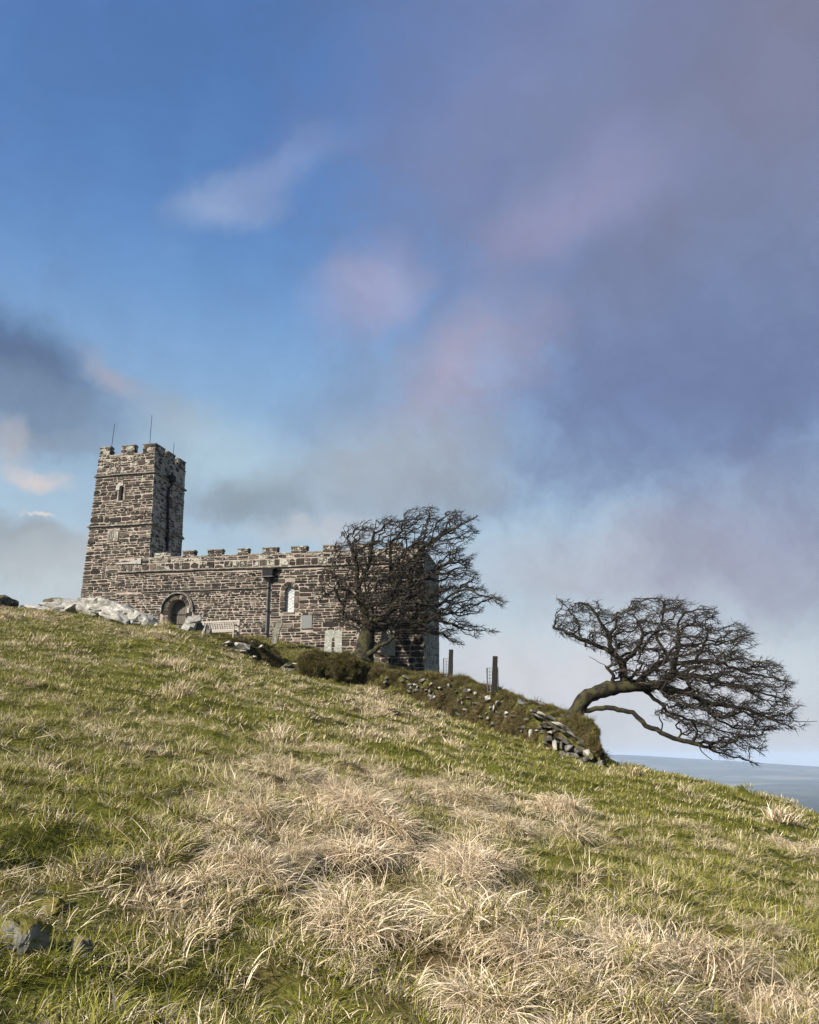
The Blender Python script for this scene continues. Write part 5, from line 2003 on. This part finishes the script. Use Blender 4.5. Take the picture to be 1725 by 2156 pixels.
def hawthorn(name, label, depth, conv, trunk, limbs, outline, npts, wind, seed, thick, tipr, sparse=None):
    r = np.random.default_rng(seed)
    rr = random.Random(seed)
    to_w = lambda z, dy=0.0: W(*conv(z[0], z[1]), depth + dy)
    root = thing(name, label, 'tree', to_w(trunk[0][0]))
    nodes, par, rmin, main = [], [], [], []

    def add_line(pts, rads, start=None, dys=None, ismain=True):
        """polyline with smooth resampling; returns indices"""
        P3 = [to_w(p, dys[i] if dys else 0) for i, p in enumerate(pts)]
        ids = []
        prev = start
        for i in range(len(P3) - 1):
            L = (P3[i + 1] - P3[i]).length
            m = max(2, int(L / .16))
            p0, p1, p2, p3 = P3[max(i - 1, 0)], P3[i], P3[i + 1], P3[min(i + 2, len(P3) - 1)]
            for k in range(m + (1 if i == len(P3) - 2 else 0)):
                t = k / m
                q = 0.5 * ((2 * p1) + (p2 - p0) * t + (2 * p0 - 5 * p1 + 4 * p2 - p3) * t * t + (3 * p1 - p0 - 3 * p2 + p3) * t ** 3)
                q = q + Vector((rr.gauss(0, 1), rr.gauss(0, 1), rr.gauss(0, 1))) * .022
                nodes.append(q)
                par.append(prev if prev is not None else -1)
                rmin.append(rads[i] * (1 - t) + rads[i + 1] * t)
                prev = len(nodes) - 1
                ids.append(prev)
        return ids
    tid = add_line([t[0] for t in trunk], [t[1] for t in trunk])
    limb_ids = []
    for (pts, r0, r1) in limbs:
        # join to the nearest node already present
        a = to_w(pts[0])
        j = min(range(len(nodes)), key=lambda q: (nodes[q] - a).length)
        dy0 = nodes[j].y - depth
        span = rr.uniform(-1, 1) * thick * .75
        n = len(pts)
        dys = [dy0 * (1 - k / (n - 1)) + span * (k / (n - 1)) ** .8 for k in range(n)]
        rads = [(r0 + (r1 - r0) * (k / (n - 1)) ** .7) * .70 for k in range(n)]
        ids = add_line(pts, rads, j, dys)
        limb_ids.append(ids)
    n_fixed = len(nodes)
    # attraction points through the crown's volume
    poly = np.array(outline, float)
    lo, hi = poly.min(0), poly.max(0)
    pts = []
    while len(pts) < npts:
        q = lo + (hi - lo) * r.random((npts, 2))
        cl = fbm(q[:, 0] / 95 + seed, q[:, 1] / 62, 3, 90 + seed)
        dens = .12 + .88 * sstep(-.16, .16, cl)
        if sparse:
            dens = dens * (sparse[2] + (1 - sparse[2]) * sstep(sparse[0], sparse[1], q[:, 0]))
        q = q[inside(poly, q[:, 0], q[:, 1]) & (r.random(npts) < dens)]
        pts.extend(q.tolist())
    pts = np.array(pts[:npts])
    # distance to the outline gives the crown's thickness there
    edge = []
    for i in range(len(poly)):
        a, b = poly[i - 1], poly[i]
        m = max(2, int(np.hypot(*(b - a)) / 12))
        for k in range(m):
            edge.append(a + (b - a) * k / m)
    edge = np.array(edge)
    d = np.sqrt(((pts[:, None, :] - edge[None, :, :]) ** 2).sum(-1)).min(1)
    dm = d.max()
    th = thick * np.sqrt(np.clip(d / dm, .03, 1))
    dy = (r.random(npts) * 2 - 1) * th
    AP = np.array([tuple(to_w(p, y)) for p, y in zip(pts, dy)])
    NP = np.array([tuple(p) for p in nodes])
    plen = np.zeros(len(NP))
    for i in range(len(NP)):
        if par[i] >= 0:
            plen[i] = plen[par[i]] + np.linalg.norm(NP[i] - NP[par[i]])
    wnd = np.array(wind) / np.linalg.norm(wind)

    def cost(p, pl, Q):
        v = Q - p
        dist = np.sqrt((v * v).sum(-1)) + 1e-6
        cosw = (v @ wnd) / dist
        return dist * (1 + .55 * (1 - cosw)) + .16 * pl
    best = np.full(npts, 1e9)
    bpar = np.zeros(npts, int)
    for i in range(0, len(NP)):
        c = cost(NP[i], plen[i], AP)
        m = c < best
        best[m] = c[m]
        bpar[m] = i
    allp = [Vector(p) for p in nodes]
    parent = list(par)
    pl = list(plen)
    done = np.zeros(npts, bool)
    for _ in range(npts):
        k = int(np.argmin(np.where(done, 1e9, best)))
        done[k] = True
        j = bpar[k]
        p0, p1 = allp[j], Vector(AP[k])
        L = (p1 - p0).length
        # zigzag between the two, as thorn does
        m = max(1, int(L / .13))
        prev = j
        for s in range(1, m + 1):
            t = s / m
            q = p0.lerp(p1, t)
            if s < m:
                q = q + Vector((rr.gauss(0, 1), rr.gauss(0, 1), rr.gauss(0, 1))) * min(.05, L * .10)
            allp.append(q)
            parent.append(prev)
            pl.append(pl[prev] + L / m)
            prev = len(allp) - 1
        c = cost(AP[k], pl[prev], AP)
        msk = (c < best) & ~done
        best[msk] = c[msk]
        bpar[msk] = prev
    n = len(allp)
    kids = [[] for _ in range(n)]
    for i, p in enumerate(parent):
        if p >= 0:
            kids[p].append(i)
    # spurs: short kinked twigs along the thin wood and sprays at the tips
    leaves = [0.0] * n
    for i in range(n - 1, -1, -1):
        if not kids[i]:
            leaves[i] = 1.0
        else:
            leaves[i] = sum(leaves[k] for k in kids[i])
    rads = [max(tipr * leaves[i] ** .43, rmin[i] if i < n_fixed else 0) for i in range(n)]
    # chains
    mb_tr, mb_cr = MB(), MB()
    mains = set(tid)
    tr_pts = [allp[i] for i in tid]
    mb_tr.tube(tr_pts, [rads[i] * (1 + .12 * math.sin(k * 1.3) * rr.uniform(.3, 1)) for k, i in enumerate(tid)], 12)
    mb_tr.build('trunk', M['bark'], root, smooth=True)
    for ids in limb_ids:
        mb = MB()
        j = parent[ids[0]]
        ch = [j] + ids if j >= 0 else ids
        rs = [min(rads[i], rads[ids[0]] * 1.15) * (1 + rr.uniform(-.06, .06)) for i in ch]
        for k in range(1, len(rs)):
            rs[k] = min(rs[k], rs[k - 1] * 1.02)
        mb.tube([allp[i] for i in ch], rs, 7)
        mb.build('limb', M['bark'], root, smooth=True)
        for i, q in zip(ch, rs):
            rads[i] = min(rads[i], max(q, tipr))
    visited = [i < n_fixed for i in range(n)]
    stack = [k for i in range(n_fixed) for k in kids[i] if k >= n_fixed]
    while stack:
        i = stack.pop()
        ch = [parent[i], i]
        while kids[ch[-1]]:
            ks_ = sorted(kids[ch[-1]], key=lambda q: -leaves[q])
            stack.extend(ks_[1:])
            ch.append(ks_[0])
        r0 = rads[ch[1]]
        rs = [min(rads[q], r0) for q in ch]
        rs[-1] *= .6
        mb_cr.tube([allp[q] for q in ch], rs, 5 if r0 > .03 else 3, cap=False)
    tips = [i for i in range(n_fixed, n) if True]
    for i in tips:
        pr = .62 if kids[i] else 1.0
        m = (4 if not kids[i] else 1)
        for _ in range(m):
            if rr.random() > pr:
                continue
            p = allp[i].copy()
            base_d = (allp[i] - allp[parent[i]]).normalized()
            dd = (base_d * .6 + Vector(wnd) * .55 + Vector((rr.gauss(0, 1), rr.gauss(0, 1), rr.gauss(0, .9))) * .6).normalized()
            L = rr.uniform(.10, .34)
            q = [p]
            for s in range(3):
                dd = (dd + Vector(wnd) * .22 + Vector((rr.gauss(0, 1), rr.gauss(0, 1), rr.gauss(0, 1))) * .32).normalized()
                p = p + dd * (L / 3)
                q.append(p)
            rt = tipr * rr.uniform(.55, .9)
            mb_cr.tube(q, [rt, rt * .9, rt * .75, rt * .4], 3, cap=False)
    o = mb_cr.build('crown', M['twig'], root)
    print(name, 'nodes', n, 'crown faces', len(mb_cr.f))
    return root


c4 = lambda x, y: ((940 + x / 2.782) * .69, (1520 + y / 2.782) * .69)
c6 = lambda x, y: ((1660 + x / 2.054) * .69, (1780 + y / 2.054) * .69)
T1_trunk = [((455, 1400), .60), ((470, 1340), .52), ((490, 1250), .42), ((505, 1160), .38), ((520, 1090), .36)]
T1_limbs = [
    ([(520, 1100), (580, 1050), (650, 1000), (720, 930), (800, 860), (830, 800)], .32, .19),
    ([(830, 810), (900, 740), (990, 680), (1080, 695), (1170, 690), (1230, 610), (1360, 590)], .17, .05),
    ([(515, 1110), (495, 1030), (470, 960), (400, 830), (290, 770), (180, 800), (100, 865)], .22, .04),
    ([(650, 1000), (700, 900), (730, 760), (700, 560), (700, 400), (712, 280), (770, 180)], .11, .02),
    ([(830, 800), (860, 680), (920, 560), (970, 430), (1060, 370), (1180, 290), (1300, 230), (1440, 150)], .15, .03),
    ([(480, 970), (430, 760), (410, 560), (360, 400), (330, 320), (300, 250)], .07, .018),
    ([(760, 890), (880, 880), (1010, 905), (1140, 890), (1220, 820), (1350, 775), (1490, 830), (1590, 850), (1670, 890)], .17, .03),
    ([(560, 1070), (700, 1090), (860, 1120), (1010, 1130), (1120, 1140), (1200, 1190), (1330, 1250)], .15, .025),
    ([(700, 1090), (860, 1060), (1050, 1040), (1200, 1060), (1330, 1110), (1450, 1120), (1590, 1140)], .13, .025),
    ([(500, 1100), (440, 1100), (330, 1070), (190, 1030)], .11, .03),
    ([(480, 1050), (400, 1040), (320, 980), (250, 940)], .10, .03),
    ([(470, 1350), (540, 1310), (600, 1270), (650, 1240), (720, 1190)], .26, .10),
    ([(730, 760), (800, 560), (840, 400), (820, 260), (850, 130)], .08, .02),
    ([(430, 760), (520, 560), (540, 420), (560, 280), (580, 190)], .065, .018),
    ([(1010, 905), (1130, 980), (1260, 970), (1390, 960), (1480, 970)], .10, .02),
]
T1_out = [(70, 870), (110, 640), (190, 480), (240, 370), (300, 240), (420, 215), (480, 195), (580, 180), (690, 155), (800, 150), (830, 110), (900, 90), (1060, 72), (1180, 110), (1280, 105), (1360, 165), (1450, 155), (1420, 210), (1440, 290), (1380, 320), (1400, 350), (1360, 400), (1330, 440), (1410, 480), (1370, 560),
          (1440, 640), (1450, 730), (1520, 790), (1600, 830), (1690, 865), (1650, 925), (1560, 880), (1460, 890), (1490, 970), (1380, 990), (1300, 1000), (1390, 1080), (1500, 1090), (1600, 1135), (1500, 1150), (1420, 1180), (1270, 1140), (1250, 1190), (1330, 1250), (1230, 1240), (1150, 1190), (1080, 1170), (1000, 1160), (900, 1150), (800, 1170), (720, 1220), (640, 1280), (600, 1240), (650, 1130),
          (560, 1120), (430, 1120), (300, 1090), (190, 1050), (180, 990), (290, 930), (260, 850), (190, 830), (100, 880)]
hawthorn('hawthorn_tree', 'dense bare windswept hawthorn with forked trunk standing before the east end of the church', 43.6, c4, T1_trunk, T1_limbs, T1_out, 6600, (1, -.1, .12), 5, 2.6, .0122, (90, 480, .72))

T2_trunk = [((150, 895), .46), ((185, 845), .34), ((215, 790), .25), ((255, 728), .21), ((315, 692), .195), ((400, 665), .19), ((500, 645), .21), ((600, 645), .20), ((680, 645), .20)]
T2_limbs = [
    ([(505, 640), (497, 560), (490, 500), (420, 430), (330, 390), (230, 345), (150, 310), (60, 278)], .17, .022),
    ([(230, 345), (215, 260), (170, 180), (120, 130), (80, 90)], .06, .015),
    ([(490, 510), (430, 420), (405, 330), (350, 230), (300, 150), (220, 120)], .09, .02),
    ([(560, 630), (640, 575), (720, 510), (780, 480), (745, 410), (705, 330), (740, 230), (760, 140), (700, 95), (560, 92)], .17, .02),
    ([(680, 645), (760, 620), (800, 580), (820, 500), (845, 370), (850, 230), (930, 170), (1090, 155)], .19, .02),
    ([(680, 645), (780, 665), (900, 690), (1000, 735), (1150, 770), (1300, 800), (1420, 850), (1550, 905)], .22, .03),
    ([(800, 580), (900, 570), (1000, 590), (1120, 625), (1270, 670), (1400, 695), (1540, 740)], .14, .025),
    ([(820, 510), (950, 490), (1100, 500), (1250, 555), (1400, 585), (1555, 620)], .13, .025),
    ([(840, 400), (960, 380), (1080, 385), (1200, 355), (1310, 310)], .09, .018),
    ([(620, 660), (720, 740), (800, 815), (900, 850), (1050, 900), (1200, 955), (1380, 1075)], .12, .02),
    ([(250, 800), (330, 790), (430, 785), (560, 820), (640, 890), (740, 940), (810, 972), (900, 990), (970, 1010), (1100, 1060), (1250, 1100), (1340, 1140)], .105, .03),
    ([(840, 975), (862, 950), (855, 915), (830, 900), (845, 870), (880, 850)], .055, .035),
    ([(970, 1010), (985, 1055), (1050, 1105)], .04, .018),
    ([(690, 910), (730, 930), (745, 880), (720, 830)], .045, .03),
    ([(940, 1000), (960, 920), (920, 850)], .05, .04),
    ([(440, 655), (420, 610), (440, 580), (400, 530), (350, 495), (290, 460)], .035, .012),
    ([(1000, 735), (1060, 830), (1180, 900), (1300, 920), (1480, 920)], .09, .02),
    ([(1420, 850), (1520, 860), (1620, 870), (1710, 862)], .03, .012),
    ([(1270, 670), (1400, 740), (1500, 770), (1600, 760)], .05, .012),
    ([(490, 500), (580, 420), (620, 300), (560, 200), (480, 170)], .08, .02),
    ([(950, 490), (1020, 330), (1010, 240), (1080, 200)], .07, .02),
    ([(1100, 500), (1230, 470), (1380, 500), (1500, 525)], .06, .018)]
T2_out = [(50, 280), (85, 150), (75, 90), (150, 110), (200, 125), (280, 105), (340, 112), (360, 165), (420, 160), (440, 200), (470, 165), (540, 140), (545, 92), (620, 105), (700, 85), (830, 95), (910, 110), (980, 135), (1100, 150), (1060, 200), (1100, 240), (1140, 275), (1200, 240), (1310, 300), (1300, 350), (1350, 395),
          (1260, 420), (1330, 465), (1420, 480), (1510, 530), (1500, 570), (1565, 620), (1530, 680), (1545, 740), (1600, 770), (1550, 810), (1560, 855), (1640, 890), (1550, 915), (1440, 910), (1380, 940), (1390, 1010), (1360, 1070), (1270, 1060), (1340, 1135), (1230, 1100), (1110, 1080), (1040, 1050), (960, 1000), (900, 960), (880, 900),
          (830, 860), (760, 860), (700, 830), (690, 790), (780, 790), (740, 740), (660, 690), (560, 610), (480, 590), (450, 600), (430, 520), (400, 450), (340, 420), (260, 400), (230, 370), (160, 350), (100, 320)]
hawthorn('hawthorn_tree', 'windswept hawthorn leaning far out over the slope from the end of the stone bank', 32.0, c6, T2_trunk, T2_limbs, T2_out, 7000, (1, -.1, -.22), 9, 2.0, .0092)


# ------------------------------------------------------------------ bench, graves, posts
def bench():
    p = W(467, 1350, 45.6)
    a = W(429, 1306, 45.9)
    b = W(506, 1308, 45.3)
    dx = Vector((b.x - a.x, b.y - a.y, 0))
    Wd = dx.length
    dx.normalize()
    dz = Vector((0, 0, 1))
    df = Vector((dx.y, -dx.x, 0))            # towards the viewer
    top = (a.z + b.z) / 2
    zs = top - .98                           # ground under the bench
    o0 = Vector((a.x, a.y, zs))
    root = thing('bench', 'weathered grey slatted wooden bench standing against the church wall', 'bench', o0 + dx * Wd / 2)

    def bx(name, s0, s1, f0, f1, z0, z1, rake=0.0):
        mb = MB()
        vs = [o0 + dx * s + df * (f + (rake * (.98 - z))) + dz * z for z in (z0, z1) for (s, f) in ((s0, f0), (s1, f0), (s1, f1), (s0, f1))]
        mb.add(vs, [(0, 1, 2, 3), (7, 6, 5, 4), (0, 4, 5, 1), (1, 5, 6, 2), (2, 6, 7, 3), (3, 7, 4, 0)])
        return mb.build(name, M['teak'], root)
    rk = .16
    for s in (0, Wd - .07):
        bx('leg', s, s + .07, -.02, .05, 0, .98, rk)
        bx('leg', s, s + .07, .55, .62, 0, .64)
        bx('armrest', s - .015, s + .085, .06, .66, .642, .675)
        bx('side_rail', s + .015, s + .055, .12, .548, .30, .37)
    bx('top_rail', .072, Wd - .072, -.012, .035, .89, .985, rk)
    bx('lower_rail', .072, Wd - .072, -.012, .035, .46, .53, rk)
    n = 20
    for k in range(n):
        s = .072 + (Wd - .144) * (k + .5) / n
        bx('slat', s - .021, s + .021, .0, .022, .532, .888, rk)
    for k in range(5):
        bx('seat_slat', .075, Wd - .075, .14 + k * .085, .14 + k * .085 + .07, .40, .425)
    bx('front_rail', .072, Wd - .072, .565, .605, .31, .39)


bench()


def headstone(name, label, pts, Y, thick, mat, lean=0.0, yaw=0.0, rise=None):
    """upright slab traced by its outline (survey units) at its own distance"""
    P3 = [W(u, v, Y) for (u, v) in pts]
    d = Vector((math.sin(yaw), math.cos(yaw), 0)) * thick
    n = len(P3)
    mb = MB()
    c = sum(P3, Vector()) / n
    bev = .015
    ring0 = [p for p in P3]
    ring1 = [p + (c - p).normalized() * bev for p in P3]
    vs = [p - d * .5 for p in ring1] + [p - d * .42 for p in ring0] + [p + d * .42 for p in ring0] + [p + d * .5 for p in ring1]
    fs = [tuple(range(n)), tuple(3 * n + k for k in range(n))[::-1]]
    for r_ in range(3):
        for k in range(n):
            k2 = (k + 1) % n
            fs.append((r_ * n + k, (r_ + 1) * n + k, (r_ + 1) * n + k2, r_ * n + k2))
    mb.add(vs, fs)
    o = mb.build(name, mat)
    bm = bmesh.new()
    bm.from_mesh(o.data)
    bmesh.ops.recalc_face_normals(bm, faces=bm.faces)
    bm.to_mesh(o.data)
    bm.free()
    return tag(o, label, 'gravestone')


z3 = lambda x, y: ((780 + x / 2.875) * .69, (1600 + y / 2.875) * .69)
gs = lambda L: [z3(*p) for p in L]
headstone('gravestone', 'narrow brown slate gravestone leaning to the right beside the downpipe', gs([(140, 1060), (152, 960), (175, 890), (196, 845), (218, 835), (238, 845), (240, 875), (222, 915), (205, 970), (186, 1050)]), 45.6, .16, M['headstone'])
headstone('gravestone', 'pale lichened gravestone with shouldered top left of the dark slot', gs([(604, 1130), (608, 1000), (612, 935), (640, 930), (660, 925), (690, 930), (700, 960), (692, 985), (675, 1010), (668, 1050), (668, 1130)]), 44.9, .14, M['headstone_pale'])
headstone('gravestone', 'pale gravestone with arched notch standing right of the dark slot', gs([(695, 1130), (696, 1020), (690, 990), (704, 955), (706, 935), (735, 930), (762, 940), (760, 1000), (758, 1130)]), 44.85, .14, M['headstone_pale'])
headstone('gravestone', 'tall thin white gravestone edge rising just left of the hawthorn trunk', gs([(888, 1120), (890, 1000), (893, 860), (898, 812), (910, 812), (916, 870), (915, 1000), (912, 1110)]), 44.6, .5, M['granite'])
z4 = lambda x, y: ((940 + x / 2.782) * .69, (1520 + y / 2.782) * .69)
gs4 = lambda L: [z4(*p) for p in L]
headstone('gravestone', 'pointed gable topped grey gravestone half hidden behind the hawthorn branches', gs4([(620, 1330), (622, 1200), (625, 1105), (650, 1080), (680, 1055), (712, 1085), (735, 1110), (738, 1200), (740, 1340)]), 44.7, .16, M['headstone_pale'])


def post(u, vb, vt, Y, w, lean, lab, seed, cage):
    a, b = W(u, vb + 12, Y), W(u + lean, vt, Y)
    h = (b - a).length
    ax = (b - a).normalized()
    x = Vector((1, -.1, 0)).normalized()
    y = ax.cross(x).normalized()
    x = y.cross(ax).normalized()
    mb = MB()
    r = random.Random(seed)
    vs, fs = [], []
    lev = 7
    for i in range(lev):
        t = i / (lev - 1)
        q = a + ax * (h * t)
        k = 1 - .08 * t
        for (sx, sy) in ((-1, -.8), (-.8, -1), (.8, -1), (1, -.8), (1, .8), (.8, 1), (-.8, 1), (-1, .8)):
            vs.append(q + x * (sx * w * k * .5 + r.gauss(0, .004)) + y * (sy * w * k * .5 + r.gauss(0, .004)))
    for i in range(lev - 1):
        for k in range(8):
            fs.append((i * 8 + k, i * 8 + (k + 1) % 8, (i + 1) * 8 + (k + 1) % 8, (i + 1) * 8 + k))
    fs.append(tuple((lev - 1) * 8 + k for k in range(8)))
    mb.add(vs, fs)
    o = mb.build('fence_post', M['post'])
    tag(o, lab, 'post', 'wooden posts on the bank')
    # wire cage behind the post
    (u0, u1, v0, v1), clab = cage
    Yc = Y + .25
    A, B, C = W(u0, v1 + 8, Yc), W(u1, v1 + 8, Yc), W(u0, v0, Yc)
    ex = B - A
    ez = Vector((0, 0, C.z - A.z))
    ed = Vector((0, .35, 0))
    cg = thing('wire_guard', clab, 'wire guard', A + ex * .5, 'wire mesh guards on the bank')
    for (o_, e_) in ((A, ex), (A + ed, ex), (A, ed), (A + ex, ed)):
        g = MB()
        nx = max(2, int(e_.length / .09))
        nz = max(3, int(ez.length / .12))
        for i in range(nx + 1):
            p = o_ + e_ * (i / nx)
            g.tube([p, p + ez], [.016 if i in (0, nx) else .010] * 2, 4)
        for i in range(nz + 1):
            p = o_ + ez * (i / nz)
            g.tube([p, p + e_], [.016 if i == nz else .010] * 2, 4)
        g.build('mesh_panel', M['wire'], cg)


post(948.5, 1420, 1368, 40.2, .20, 1.5, 'dark wooden post on the bank nearest the church', 3, ((935, 952, 1386, 1420), 'wire mesh guard behind the post nearest the church'))
post(1040.5, 1450, 1382, 36.9, .22, 2.5, 'dark wooden post farther down the bank towards the leaning tree', 4, ((1027.5, 1050, 1406, 1448), 'wire mesh guard behind the post farther down the bank'))
